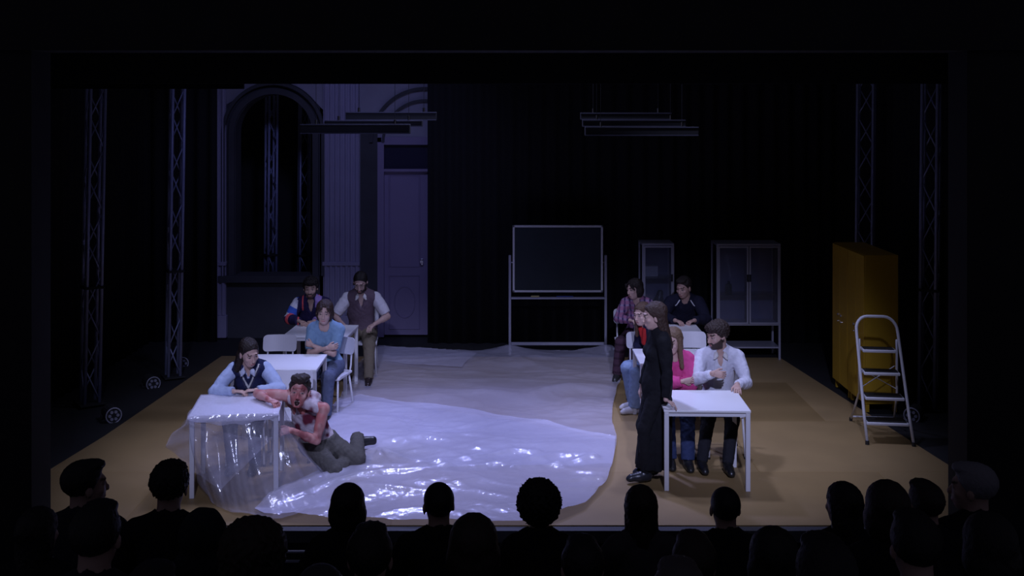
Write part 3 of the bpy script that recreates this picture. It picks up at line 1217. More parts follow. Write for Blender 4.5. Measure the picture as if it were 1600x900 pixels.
hx, hz = wx(659), wz(409)
tube(bm, [(hx, YD - .05, hz), (hx, YD, hz)], .012, 8)
tube(bm, [(hx, YD - .07, hz), (hx, YD - .045, hz)], .026, 12)
box(bm, hx - .015, YD - .008, hz - .06, hx + .015, YD, hz + .04, bev=.004)
obj('door_handle', bm, M_chrome, d)


# ------------------------------------------------------------------ trusses, battens, floor lamps
def truss(label, x, y, z0, z1, w, rz, lean=0):
    t = thing('lighting_truss', label, 'truss', (x, y, z0), rz, 'aluminium lighting trusses standing around the stage')
    t.rotation_euler = (0, lean, rz)
    h = z1 - z0
    cs = [(-w / 2, -w / 2), (w / 2, -w / 2), (w / 2, w / 2), (-w / 2, w / 2)]
    for cx_, cy_ in cs:
        obj('chord', TUBE([(cx_, cy_, 0.02), (cx_, cy_, h)], .022, 8), M_alu, t, True)
    n = max(2, int(h / .36))
    for f in range(4):
        a, b = cs[f], cs[(f + 1) % 4]
        bm = bmesh.new()
        for i in range(n):
            za, zb = .05 + (h - .1) * i / n, .05 + (h - .1) * (i + 1) / n
            p, q = (a, b) if i % 2 else (b, a)
            tube(bm, [(p[0], p[1], za), (q[0], q[1], zb)], .009, 6)
        obj('lattice', bm, M_alu, t, True)
    obj('base_plate', BOX(-w * .9, -w * .9, 0, w * .9, w * .9, .02, bev=.004), M_blackpaint, t)
    bm = BOX(-w / 2 - .03, -w / 2 - .03, h * .30, w / 2 + .03, w / 2 + .03, h * .30 + .03)
    obj('joint_collar', bm, M_blackpaint, t)
    return t


def X_at(px, Y):
    return (px - XC) * Y / F0


truss('tall aluminium truss tower nearest the front on the left side', X_at(155, 12.6) - .13, 12.65, 0, 4.6, .17, math.radians(38), .018)
truss('aluminium truss tower further back on the left side', X_at(274, 13.9) - .03, 13.9, 0, 4.6, .15, math.radians(30), .015)
truss('tall aluminium truss tower nearest the front on the right side', X_at(1450, 12.5), 12.5, 0, 4.6, .17, math.radians(-32), .010)
truss('aluminium truss tower behind the yellow lockers', X_at(1350, 14.2), 14.2, 0, 4.6, .20, math.radians(-25), .008)
truss('truss tower seen through the centre of the old arch', X_at(422, 17.3), 17.3, -.02, 3.75, .14, math.radians(35), .008)
truss('dim truss tower seen through the right edge of the old arch', X_at(474, 17.6), 17.6, -.02, 3.6, .16, math.radians(20), .008)


def batten(label, px0, px1, py0, py1, Y):
    a, b = W(px0, py1, Y), W(px1, py0, Y)
    t = thing('light_batten', label, 'stage light', ((a.x + b.x) / 2, Y, a.z), 0, 'slim light battens hanging over the stage')
    L, h = (b.x - a.x), (b.z - a.z)
    bm = BOX(-L / 2, -.06, 0, L / 2, .06, h, bev=.006)
    obj('housing', bm, M_blackpaint, t)
    bm = bmesh.new()
    box(bm, -L / 2, -.068, 0, L / 2, -.061, .012)
    box(bm, -L / 2, -.068, h - .012, L / 2, -.061, h)
    obj('edge_strip', bm, mat('dull edge strip', (.07, .07, .10), .4, vary=.1), t)
    for sx in (-.36, .36):
        obj('clamp', TUBE([(sx * L, 0, h), (sx * L, 0, h + .05)], .014, 8), M_chrome, t)
        obj('suspension_cable', TUBE([(sx * L, 0, h + .05), (sx * L, 0, 6.3 - a.z)], .003, 5), M_blackpaint, t)
    return t


batten('upper right light batten of the three in front of the old wall', 541, 682, 175, 188, 12.6)
batten('middle light batten of the three in front of the old wall', 508, 660, 188, 198, 12.3)
batten('lowest left light batten of the three in front of the old wall', 470, 641, 194, 209, 12.0)
batten('topmost light batten of the three hanging right of centre', 907, 1048, 176, 187, 12.6)
batten('middle light batten of the three hanging right of centre', 910, 1070, 187, 198, 12.3)
batten('lowest light batten of the three hanging right of centre', 914, 1090, 198, 212, 12.0)


def floor_lamp(label, px, py, Y):
    p = W(px, py, Y)
    t = thing('floor_spotlight', label, 'stage light', (p.x, Y, -.022), 0.6 if p.x < 0 else -.6, 'small round spotlights on the floor by the side curtains')
    h = p.z + .022
    bm = bmesh.new()
    tube(bm, [(0, -.10, h), (0, .12, h)], .085, 16)
    obj('housing', bm, M_blackpaint, t, False)
    bm = bmesh.new()
    tube(bm, [(.085 * math.cos(a), -.105, h + .085 * math.sin(a)) for a in [2 * math.pi * i / 20 for i in range(20)]], .008, 6, closed=True)
    obj('rim', bm, M_steel, t, True)
    bm = bmesh.new()
    for i in range(6):
        a = i * math.pi / 3
        tube(bm, [(.045 * math.cos(a), -.115, h + .045 * math.sin(a)), (.045 * math.cos(a), -.10, h + .045 * math.sin(a))], .018, 8)
    obj('lens', bm, mat('dull glass lens', (.25, .25, .32), .1), t)
    bm = bmesh.new()
    tube(bm, [(-.11, 0, h), (-.11, 0, .01), (.11, 0, .01), (.11, 0, h)], .012, 6)
    obj('yoke', bm, M_blackpaint, t)
    return t


floor_lamp('small round floor spotlight nearest the front by the left truss foot', 174, 646, 12.05)
floor_lamp('small round floor spotlight at the back end of the left row', 281, 566, 14.6)
floor_lamp('small round floor spotlight midway along the left curtain', 236, 597, 13.5)
floor_lamp('small round floor spotlight beside the right truss foot', 1428, 646, 12.1)


# ------------------------------------------------------------------ furniture
def make_table(label, loc, rz, w=.80, dp=.70, h=.75):
    t = thing('school_desk', label, 'desk', (*loc, 0), math.radians(rz), 'white two-seat school desks')
    obj('tabletop', BOX(-w / 2, -dp / 2, h - .022, w / 2, dp / 2, h, bev=.003), M_white, t)
    bm = bmesh.new()
    a, b, z0, z1 = w / 2 - .02, dp / 2 - .02, h - .062, h - .0225
    box(bm, -a, -b, z0, a, -b + .02, z1)
    box(bm, -a, b - .02, z0, a, b, z1)
    box(bm, -a, -b, z0, -a + .02, b, z1)
    box(bm, a - .02, -b, z0, a, b, z1)
    obj('apron', bm, M_whitemetal, t)
    for sx in (-1, 1):
        for sy in (-1, 1):
            x, y = sx * (w / 2 - .025), sy * (dp / 2 - .025)
            obj('leg', BOX(x - .021, y - .021, 0, x + .021, y + .021, h - .023, bev=.004), M_whitemetal, t)
    return t


T = {}
T['R1'] = make_table('white school desk at the front right, touched by the woman in black', (1.905, 10.11), -1.5)
T['L1'] = make_table('white school desk at the front left, draped in clear plastic', (-2.49, 9.97), 7)
T['L2'] = make_table('white school desk in the second row on the left', (-2.385, 11.62), 0)
T['L3'] = make_table('white school desk in the third row on the left, before the bearded men', (-2.27, 13.24), -4)
T['R2'] = make_table('white school desk in the second row right, partly hidden by the woman in black', (1.905, 11.89), 0)
T['R3'] = make_table('white school desk in the third row right, under the dark jacket man', (2.09, 13.25), 0)


def make_chair():
    t = thing('school_chair', 'x', 'chair', (0, 0, 0), 0, 'white plywood school chairs on steel legs')
    pts = rounded_rect(.39, .39, .05)
    bm = bmesh.new()
    a = [bm.verts.new((p[0], p[1], .435 + .02 * (p[1] < -.15) * -1)) for p in pts]
    b = [bm.verts.new((p[0], p[1], .450 + .02 * (p[1] < -.15) * -1)) for p in pts]
    bm.faces.new(a[::-1])
    bm.faces.new(b)
    for i in range(len(a)):
        bm.faces.new((a[i], a[(i + 1) % len(a)], b[(i + 1) % len(a)], b[i]))
    obj('seat', bm, M_chair, t)
    # curved backrest panel
    bm = bmesh.new()
    n, hw_, hh_, rc = 22, .20, .095, .045
    rows = 5
    fr_, bk_ = [], []
    for i in range(n + 1):
        x = -hw_ * math.cos(math.pi * i / n)
        e = max(0, abs(x) - (hw_ - rc))
        zh = hh_ - rc + math.sqrt(max(rc * rc - e * e, 0))
        cf, cb = [], []
        for k in range(rows + 1):
            z = .725 + zh * (2 * k / rows - 1)
            y = .235 + (z - .72) * .22 - .9 * x * x
            cf.append(bm.verts.new((x, y, z)))
            cb.append(bm.verts.new((x, y + .012, z)))
        fr_.append(cf)
        bk_.append(cb)
    for i in range(n):
        for k in range(rows):
            bm.faces.new((fr_[i][k], fr_[i + 1][k], fr_[i + 1][k + 1], fr_[i][k + 1]))
            bm.faces.new((bk_[i][k + 1], bk_[i + 1][k + 1], bk_[i + 1][k], bk_[i][k]))
        bm.faces.new((fr_[i][0], bk_[i][0], bk_[i + 1][0], fr_[i + 1][0]))
        bm.faces.new((fr_[i][rows], fr_[i + 1][rows], bk_[i + 1][rows], bk_[i][rows]))
    for i in (0, n):
        for k in range(rows):
            bm.faces.new((fr_[i][k], fr_[i][k + 1], bk_[i][k + 1], bk_[i][k]))
    bmesh.ops.recalc_face_normals(bm, faces=bm.faces[:])
    obj('backrest', bm, M_chair, t)
    for sx in (-1, 1):
        obj('leg', TUBE([(sx * .165, -.15, .43), (sx * .185, -.20, 0)], .0125, 8), M_whitemetal, t, True)
        obj('leg', TUBE([(sx * .165, .13, .43), (sx * .185, .22, 0)], .0125, 8), M_whitemetal, t, True)
        obj('back_post', TUBE([(sx * .15, .10, .425), (sx * .15, .19, .44), (sx * .15, .215, .50), (sx * .15, .245, .76)], .011, 8), M_whitemetal, t, True)
    bm = bmesh.new()
    tube(bm, [(-.165, -.15, .425), (.165, -.15, .425), (.165, .13, .425), (-.165, .13, .425)], .0115, 8, closed=True)
    obj('seat_frame', bm, M_whitemetal, t, True)
    bm = bmesh.new()
    for sx in (-1, 1):
        for p in ((sx * .185, -.20), (sx * .185, .22)):
            tube(bm, [(p[0], p[1], 0), (p[0], p[1], .02)], .016, 8)
    obj('foot_cap', bm, M_rubber, t)
    return t


CH = [('white school chair of the woman in the navy vest', (-2.56, 10.62), 6),
      ('empty white school chair behind the front left desk', (-2.14, 10.72), 6),
      ('empty white school chair behind the second desk on the left', (-2.66, 12.42), 0),
      ('white school chair under the woman in the teal shirt', (-2.00, 12.32), -18),
      ('white school chair under the man in the track jacket', (-2.52, 14.02), 0),
      ('white school chair under the man in the brown sweater vest', (-1.86, 14.08), 4),
      ('white school chair under the woman in the plaid shirt', (1.70, 14.05), 0),
      ('white school chair of the man in the dark jacket', (2.42, 14.10), 0),
      ('white school chair under the woman in pale jeans', (1.70, 12.58), 0),
      ('empty white school chair behind the second desk on the right', (2.27, 12.60), 0),
      ('white school chair under the person in the pink sweater', (1.76, 10.86), 0),
      ('white school chair under the man in the white jacket', (2.27, 10.86), 0)]
proto = make_chair()
for i, (lb, (x, y), r) in enumerate(CH):
    o = proto if i == 0 else copy_tree(proto)
    o['label'] = lb
    o.location = (x, y, 0)
    o.rotation_euler = (0, 0, math.radians(r))

# rolling blackboard
bb = thing('blackboard', 'dark blackboard in a white frame on a tall metal stand', 'blackboard', ((.148 + 1.456) / 2, 15.3, 0))
X2 = (1.456 - .148) / 2
obj('board_panel', BOX(-X2 + .02, -.012, .89, X2 - .02, .012, 1.81), M_board, bb)
bm = bmesh.new()
box(bm, -X2, -.02, 1.805, X2, .02, 1.835, bev=.005)
box(bm, -X2, -.02, .865, X2, .02, .895, bev=.005)
box(bm, -X2, -.02, .865, -X2 + .03, .02, 1.835, bev=.005)
box(bm, X2 - .03, -.02, .865, X2, .02, 1.835, bev=.005)
obj('board_frame', bm, M_whitemetal, bb)
for sx in (-1, 1):
    x = sx * (X2 + .04)
    obj('post', BOX(x - .018, -.02, .02, x + .018, .02, 1.40, bev=.004), M_steel, bb)
    obj('foot', BOX(x - .02, -.25, 0, x + .02, .25, .035, bev=.005), M_steel, bb)
    obj('pivot_bolt', TUBE([(x - sx * .02, 0, 1.30), (x - sx * .06, 0, 1.30)], .012, 8), M_chrome, bb)
obj('chalk_tray', BOX(-X2 - .02, -.07, .775, X2 + .02, -.01, .80), M_steel, bb)
obj('crossbar', BOX(-X2 - .02, -.015, .10, X2 + .02, .015, .14), M_steel, bb)
cbx = bb.location.x
o = obj('board_eraser', BOX(-.06, -.02, 0, .06, .02, .02, bev=.005), mat('pale yellow felt', (.45, .38, .18), .9, bump=.2))
o.location = (cbx - .33, 15.26, .80)
setp(o, 'pale board eraser lying on the left of the chalk tray', 'eraser')
o = obj('marker_pen', TUBE([(-.12, 0, .008), (.12, 0, .008)], .008, 8), mat('blue plastic', (.05, .08, .35), .4, vary=.05))
o.location = (cbx + .10, 15.26, .80)
setp(o, 'long blue marker lying at the middle of the chalk tray', 'pen')


# display cabinets
def cabinet(label, x0, x1, y, ztop, nd, zsh=.50, rz=0, gs=.55):
    w = x1 - x0
    t = thing('display_cabinet', label, 'cabinet', ((x0 + x1) / 2, y, 0), math.radians(rz))
    dp = .38
    hw = w / 2
    s = .014
    for sx in (-1, 1):
        for yy in (0, dp):
            obj('leg', BOX(sx * hw - s, yy - s, 0, sx * hw + s, yy + s, zsh - .02), M_steel, t)
            obj('corner_post', BOX(sx * hw - s, yy - s, zsh - .02, sx * hw + s, yy + s, ztop), M_steel, t)
    obj('top_panel', BOX(-hw - .015, -.015, ztop, hw + .015, dp + .015, ztop + .03, bev=.004), M_steel, t)
    obj('back_panel', BOX(-hw, dp - .006, zsh, hw, dp, ztop), mat('cabinet back', (.15, .15, .25), .35, vary=.2, spec=.6), t)
    obj('shelf', BOX(-hw, 0, zsh - .02, hw, dp, zsh), M_steel, t)
    obj('shelf', BOX(-hw, 0, .16, hw, dp, .18), M_steel, t)
    obj('glass_shelf', BOX(-hw + .01, .02, zsh + gs, hw - .01, dp - .02, zsh + gs + .006), M_glass, t)
    for sx in (-1, 1):
        obj('side_pane', BOX(sx * hw - .003, .015, zsh, sx * hw + .003, dp - .015, ztop), M_glass, t)
    dw = w / nd
    for i in range(nd):
        a, b = -hw + i * dw + .006, -hw + (i + 1) * dw - .006
        bm = bmesh.new()
        z0, z1 = zsh + .005, ztop - .005
        fw = .022
        box(bm, a, -.028, z0, a + fw, -.006, z1)
        box(bm, b - fw, -.028, z0, b, -.006, z1)
        box(bm, a + fw, -.028, z0, b - fw, -.006, z0 + fw)
        box(bm, a + fw, -.028, z1 - fw, b - fw, -.006, z1)
        dr = obj('door', bm, M_steel, t)
        obj('pane', BOX(a + fw, -.019, z0 + fw, b - fw, -.015, z1 - fw), M_glass, dr)
        hx_ = b - .012 if i == 0 else a + .012
        obj('handle', BOX(hx_ - .012, -.045, 1.10, hx_ + .012, -.029, 1.20, bev=.003), M_blackpaint, dr)
    return t


cabinet('wide two-door glass cabinet on legs at the back right', 3.02, 3.89, 14.83, 1.60, 2, gs=.40)
cabinet('narrow single-door glass cabinet behind the plaid shirt woman', 1.98, 2.40, 14.86, 1.60, 1, gs=.63)
o = obj('storage_box', BOX(-.10, -.08, 0, .11, .08, .15, bev=.008), M_bulb)
o.location = (2.10, 15.08, 1.137)
setp(o, 'small white box on the glass shelf of the narrow cabinet', 'box')
L = [Pr('ell', (0, 0, .16), rr=(.13, .11, .16), k=.03, col=(.02, .02, .025)), Pr('cap', (0, 0, .25), (.03, 0, .40), .07, .045, k=.05, col=(.02, .02, .025))]
o = sdf_obj('reflection_shape', L, M_leather)  # dark solid added in place of a person reflected in the cabinet glass
o.location = (2.22, 15.06, .50)
setp(o, 'dark rounded solid standing in for a reflected figure in the narrow cabinet glass', 'reflection')
bm = bmesh.new()
tube(bm, [(0, 0, 0), (0, 0, .13)], .045, 12)
tube(bm, [(0, 0, .13), (0, 0, .17)], .02, 10)
o = obj('glass_jar', bm, mat('dark green glass', (.02, .035, .025), .1), None, True)
o.location = (3.21, 14.98, .907)
setp(o, 'dark jar on the glass shelf behind the left door of the wide cabinet', 'jar')


# yellow lockers
def locker(label, y0, y1):
    t = thing('metal_locker', label, 'locker', (4.20, (y0 + y1) / 2, 0), 0, 'yellow metal lockers')
    hl = (y1 - y0) / 2
    obj('carcass', BOX(0.02, -hl, .10, .40, hl, 1.83, bev=.003), M_yellow, t)
    obj('plinth', BOX(.04, -hl + .02, .09, .38, hl - .02, .10), M_blackpaint, t)
    for a, b in ((.05, -hl + .04), (.37, -hl + .04), (.05, hl - .04), (.37, hl - .04)):
        obj('leg', BOX(a - .02, b - .02, 0, a + .02, b + .02, .099), M_yellow, t)
    for k in range(2):
        a, b = -hl + k * hl + .004, -hl + (k + 1) * hl - .004
        dr = obj('door', BOX(0, a, .11, .018, b, 1.82, bev=.002), M_yellow, t)
        yy = b - .05 if k == 0 else a + .05
        bm = bmesh.new()
        tube(bm, [(-.010, yy, .96), (0, yy, .96)], .017, 12)
        tube(bm, [(-.014, yy, .88), (0, yy, .88)], .009, 10)
        obj('knob', bm, M_chrome, dr)
    return t


locker('yellow metal locker nearer the step ladder', 12.27, 12.85)
locker('yellow metal locker further back, behind the near one', 12.86, 13.44)

# step ladder
ld = thing('step_ladder', 'white folding step ladder with four dark treads beside the lockers', 'ladder', (4.08, 11.13, 0), math.radians(-7))
hw = .235


def fr(z):
    return .30 * z / 1.31 - .02


def sh(z):
    return -.085 * z / 1.31


pts = [(-hw, fr(0) - .02, 0.02), (-hw + .005 + sh(.3), fr(.3), .3), (-hw + .02 + sh(1.12), fr(1.12), 1.12)]
for q in range(1, 7):
    a_ = math.pi / 2 * q / 6
    z = 1.14 + .15 * math.sin(a_)
    pts.append((-hw + .02 + .13 * (1 - math.cos(a_)) + sh(z), fr(z), z))
right = [(-(p[0] - sh(p[2])) + sh(p[2]), p[1], p[2]) for p in pts[::-1]]
right[-1] = (hw, fr(0) - .02, .02)
pts = pts + right
obj('front_frame', TUBE(pts, .016, 10), M_whitemetal, ld, True)
for i, z in enumerate((.22, .47, .72, .95)):
    w_ = hw - .02 - .02 * i * .7
    y = fr(z)
    st = obj('step', BOX(-w_ + sh(z), y - .03, z - .03, w_ + sh(z), y + .19 - .02 * i, z, bev=.008), M_whitemetal, ld)
    obj('tread', BOX(-w_ + .015 + sh(z), y - .01, z, w_ - .015 + sh(z), y + .175 - .02 * i, z + .005), M_rubber, st)
for sx in (-1, 1):
    obj('rear_leg', TUBE([(sx * (hw - .04) + sh(1), fr(1.0) + .03, 1.05), (sx * (hw - .035), .52, .40), (sx * (hw + .0), .80, .02)], .0125, 8), M_whitemetal, ld, True)
    obj('foot_cap', TUBE([(sx * (hw), .80, 0.0), (sx * (hw - .0), .795, .04)], .018, 8), M_rubber, ld)
    obj('foot_cap', TUBE([(sx * hw, fr(0) - .022, 0), (sx * hw, fr(0) - .018, .04)], .021, 8), M_rubber, ld)
obj('cross_brace', TUBE([(-hw + .035, .50, .45), (hw - .035, .62, .68)], .005, 6), M_whitemetal, ld)
obj('cross_brace', TUBE([(hw - .035, .50, .45), (-hw + .035, .40, .68)], .005, 6), M_whitemetal, ld)
obj('rear_rail', TUBE([(-hw, .80, .05), (hw, .80, .05)], .010, 8), M_whitemetal, ld, True)
# ------------------------------------------------------------------ clear plastic sheeting
def in_poly(x, y, poly):
    n = len(poly)
    ins = np.zeros(x.shape, bool)
    for i in range(n):
        x1, y1 = poly[i]
        x2, y2 = poly[(i + 1) % n]
        c = ((y1 > y) != (y2 > y))
        with np.errstate(divide='ignore', invalid='ignore'):
            xi = (x2 - x1) * (y - y1) / (y2 - y1) + x1
        ins ^= c & (x < xi)
    return ins


def seg_dist(x, y, pl):
    best = np.full(x.shape, 9.0)
    for (x1, y1), (x2, y2) in zip(pl[:-1], pl[1:]):
        dx, dy = x2 - x1, y2 - y1
        t = np.clip(((x - x1) * dx + (y - y1) * dy) / (dx * dx + dy * dy + 1e-9), 0, 1)
        best = np.minimum(best, np.hypot(x - x1 - t * dx, y - y1 - t * dy))
    return best


def crumple(x, y, seed, fr, n=5, along=None, sharp=5):
    """sharp creases: narrow folded ridges in many directions, warped"""
    rng = np.random.RandomState(seed)
    p = np.stack([x, y, np.zeros_like(x)], 1)
    wx_ = vnoise(p * 1.3, seed) * 1.2
    wy_ = vnoise(p * 1.3 + 7.7, seed + 1) * 1.2
    h = np.zeros_like(x)
    for i in range(n):
        a = rng.uniform(0, math.pi) if along is None else along + rng.uniform(-.55, .55)
        f = fr * rng.uniform(.6, 1.7)
        q = ((x + wx_) * math.cos(a) + (y + wy_) * math.sin(a)) * f + rng.uniform(0, 1)
        tri = np.abs((q % 1) - .5) * 2
        msk = np.clip(vnoise(p * fr * .6 + i * 3.3, seed + i) * 2 - .6, 0, 1)
        h += (tri ** sharp) * msk / f
    return h / n


RIDGES = [([(560, 752), (640, 745), (720, 728), (800, 714), (840, 716)], .050, .055),
          ([(690, 745), (800, 733), (870, 720), (930, 727)], .045, .05),
          ([(800, 740), (870, 735), (930, 728)], .04, .04),
          ([(600, 700), (650, 694), (700, 699)], .035, .07),
          ([(590, 725), (600, 715), (640, 730), (690, 735)], .045, .05),
          ([(430, 800), (520, 770), (600, 755), (700, 745)], .05, .045),
          ([(560, 738), (585, 712), (604, 738)], .05, .05),
          ([(560, 775), (660, 780), (740, 765)], .03, .05),
          ([(860, 765), (900, 758), (940, 757)], .03, .04),
          ([(570, 815), (650, 806), (720, 812)], .03, .06),
          ([(420, 790), (470, 765), (530, 752)], .05, .05),
          ([(545, 635), (620, 645), (740, 658)], .015, .08)]
RID = [([tuple(P(*q)[:2]) for q in pl], h, w) for pl, h, w in RIDGES]


def floor_sheet(poly_px, zb, seed, step, amp, ridges=True, jag=.02):
    poly = [tuple(P(*q)[:2]) for q in poly_px]
    # ragged outline
    out = []
    for i in range(len(poly)):
        a, b = Vector(poly[i]), Vector(poly[(i + 1) % len(poly)])
        m = max(1, int((b - a).length / .12))
        for k in range(m):
            q = a.lerp(b, k / m)
            nn = (vnoise(np.array([[q.x * 1.6, q.y * 1.6, seed]]), seed)[0] - .5) * jag * 6
            out.append((q.x + nn, q.y + nn * .7))
    xs = [p[0] for p in out]
    ys = [p[1] for p in out]
    gx = np.arange(min(xs), max(xs) + step, step)
    gy = np.arange(min(ys), max(ys) + step, step)
    X, Y = np.meshgrid(gx, gy, indexing='ij')
    x, y = X.ravel(), Y.ravel()
    h = crumple(x, y, seed, 1.1, 6, math.pi / 2, 3) * amp * 3.2 + crumple(x, y, seed + 20, 2.6, 5, math.pi / 2) * amp * 2.2 + crumple(x, y, seed + 40, 5.5, 6) * amp * .7
    pp = np.stack([x, y, x * 0], 1)
    h += vnoise(pp * 2.2, seed + 60) * .012 + vnoise(pp * 9, seed + 61) * .001
    if ridges:
        for pl, hh, w in RID:
            d = seg_dist(x, y, pl)
            h += .75 * hh * np.exp(-(d / w) ** 1.5)
    z = zb + .004 + h
    ins = in_poly(x, y, out).reshape(X.shape)
    anyc = ins[:-1, :-1] | ins[1:, :-1] | ins[1:, 1:] | ins[:-1, 1:]
    # corners just outside are pulled onto the outline, so that the edge runs clean
    O = np.array(out)
    O2 = np.roll(O, -1, axis=0)
    for i, j in np.argwhere(~ins):
        if anyc[max(i - 1, 0):i + 1, max(j - 1, 0):j + 1].any():
            pt = np.array([X[i, j], Y[i, j]])
            dv = O2 - O
            tt = np.clip(((pt - O) * dv).sum(1) / ((dv ** 2).sum(1) + 1e-12), 0, 1)
            c_ = O + dv * tt[:, None]
            kk = ((c_ - pt) ** 2).sum(1).argmin()
            X[i, j], Y[i, j] = c_[kk]
    idm = -np.ones(X.shape, int)
    keep = anyc
    I = np.argwhere(keep)
    used = np.zeros(X.shape, bool)
    for dx, dy in ((0, 0), (1, 0), (1, 1), (0, 1)):
        used[I[:, 0] + dx, I[:, 1] + dy] = True
    idm[used] = np.arange(used.sum())
    ver = np.stack([X[used], Y[used], z.reshape(X.shape)[used]], 1)
    q = np.stack([idm[I[:, 0] + dx, I[:, 1] + dy] for dx, dy in ((0, 0), (1, 0), (1, 1), (0, 1))], 1)
    return ver, q


M_plA = plastic_mat('thin milky plastic sheeting', .36, 7.0, .25)
M_plB = plastic_mat('crumpled milky plastic sheeting', .45, 9.0, .2)
M_plC = plastic_mat('hanging clear plastic sheeting', .22, 5.0, .3)

vA, qA = floor_sheet([(588, 545), (660, 547), (745, 553), (770, 549), (797, 541), (830, 550), (900, 552), (945, 545), (966, 560), (967, 600), (963, 650), (961, 700), (955, 730), (700, 735), (540, 700), (500, 664), (532, 622), (548, 588)],
                     .002, 3, .030, .055, ridges=False)
# the rear edge is lifted where it is caught on the blackboard feet
for cx_, cy_ in ((P(797, 548)[0], 15.2), (P(947, 548)[0], 15.2)):
    dd = np.hypot((vA[:, 0] - cx_) / .45, (vA[:, 1] - cy_) / .25)
    vA[:, 2] += .10 * np.exp(-dd ** 1.3 * 1.6)
o = np_obj('plastic_sheet', vA, qA, M_plA)
setp(o, 'large milky plastic sheet spread flat from the blackboard to mid stage', 'plastic sheet')

vC, qC = floor_sheet([(590, 547), (660, 549), (742, 556), (722, 579), (650, 574), (585, 568)], .028, 8, .03, .035, ridges=False)
o = np_obj('plastic_sheet', vC, qC, M_plA)
setp(o, 'small folded over flap of plastic sheet at the back left of the floor', 'plastic sheet')

ct, st_ = math.cos(math.radians(7)), math.sin(math.radians(7))


def tl(x, y, z=.757):
    return V3(-2.49 + ct * x - st_ * y, 9.97 + st_ * x + ct * y, z)


vB, qB = floor_sheet([(559, 622), (650, 635), (740, 650), (850, 668), (962, 690), (958, 720), (946, 758), (915, 795), (868, 815), (845, 822), (640, 822), (560, 820), (470, 818), (410, 813), (395, 806),
                      (420, 780), (450, 765), (500, 745), (500, 700), (505, 655), (525, 632)], .03, 11, .025, .05)
# skirt hanging from the desk and running out over the floor
hwT, hdT = .405, .355
tops = [(0, tl(-hwT, hdT)), (.14, tl(-hwT, .0)), (.30, tl(-hwT, -hdT)), (.40, tl(-.2, -hdT)), (.55, tl(.12, -hdT)), (.70, tl(hwT, -hdT)), (.85, tl(hwT, -.05)), (1.0, tl(hwT, .25))]
bots = [(0, W(300, 640, 10.4)), (.14, W(258, 697, 10.0)), (.22, P(322, 742)), (.30, P(332, 792)), (.40, P(372, 806)), (.55, P(440, 815)), (.70, P(505, 792)), (.85, P(540, 750)), (1.0, P(470, 700))]


def curve(tab, s):
    ks = [t[0] for t in tab]
    return np.stack([np.interp(s, ks, [t[1][i] for t in tab]) for i in range(3)], -1)


NS, NT = 170, 44
s = np.linspace(0, 1, NS)
sp = np.convolve(np.pad(s, 4, mode='edge'), np.ones(9) / 9, 'valid')
A = curve(tops, s)
Bm = curve(bots, s)
for it in range(1):
    Bm[1:-1] = (Bm[:-2] + 2 * Bm[1:-1] + Bm[2:]) / 4
t = np.linspace(0, 1, NT)
S, Tt = np.meshgrid(s, t, indexing='ij')
XY = A[:, None, :2] + (Bm - A)[:, None, :2] * (Tt[..., None] ** 1.45)
Z = A[:, None, 2] + (Bm - A)[:, None, 2] * (1 - (1 - Tt) ** 1.35)
p3 = np.stack([S.ravel() * 9, Tt.ravel() * 3, np.zeros(S.size)], 1)
fold = (np.sin(S * 62 + 2.5 * np.sin(Tt * 2 + S * 9)) * .5 + (np.abs(((S * 13 + Tt * .8) % 1) - .5) * 2 - .5)) * .055 * np.sin(np.clip(Tt, 0, 1) * math.pi * .75) + (vnoise(p3, 4).reshape(S.shape) - .5) * .12 * Tt * (1 - Tt) * 2
dirn = Bm[:, :2] - np.array([-2.49, 9.97])
dirn /= np.linalg.norm(dirn, axis=1)[:, None]
XY = XY + dirn[:, None, :] * fold[..., None]
Z = Z + crumple(XY[..., 0].ravel(), XY[..., 1].ravel(), 31, 4.0).reshape(S.shape) * .03 * Tt
Z = np.maximum(Z, .012 + .03 * vnoise(p3 * 3, 8).reshape(S.shape))
vS = np.concatenate([XY, Z[..., None]], -1).reshape(-1, 3)
I, Jn = np.meshgrid(np.arange(NS - 1), np.arange(NT - 1), indexing='ij')
a = (I * NT + Jn).ravel()
qS = np.stack([a, a + NT, a + NT + 1, a + 1], 1)
# part lying on the desk top
NX, NY = 40, 34
gx, gy = np.meshgrid(np.linspace(-hwT, hwT, NX), np.linspace(-hdT, hdT, NY), indexing='ij')
base = np.stack([-2.49 + ct * gx - st_ * gy, 9.97 + st_ * gx + ct * gy], -1).reshape(-1, 2)
hz_ = .753 + crumple(base[:, 0], base[:, 1], 17, 6.0) * .03
edge = np.minimum.reduce([hwT - np.abs(gx), hdT - np.abs(gy)]).ravel()
hz_ = np.where(edge < .03, .757, hz_)
vT = np.concatenate([base, hz_[:, None]], 1)
I, Jn = np.meshgrid(np.arange(NX - 1), np.arange(NY - 1), indexing='ij')
a = (I * NY + Jn).ravel()
qT = np.stack([a, a + NY, a + NY + 1, a + 1], 1)
sheet = np_obj('plastic_sheet', vB, qB, M_plB)
setp(sheet, 'crumpled plastic sheet across the stage front, pulled up over the front left desk', 'plastic sheet')
o = np_obj('hanging_skirt', vS, qS, M_plC, sheet)
o['label'] = 'clear hanging plastic'
np_obj('desk_cover', vT, qT, M_plA, sheet)

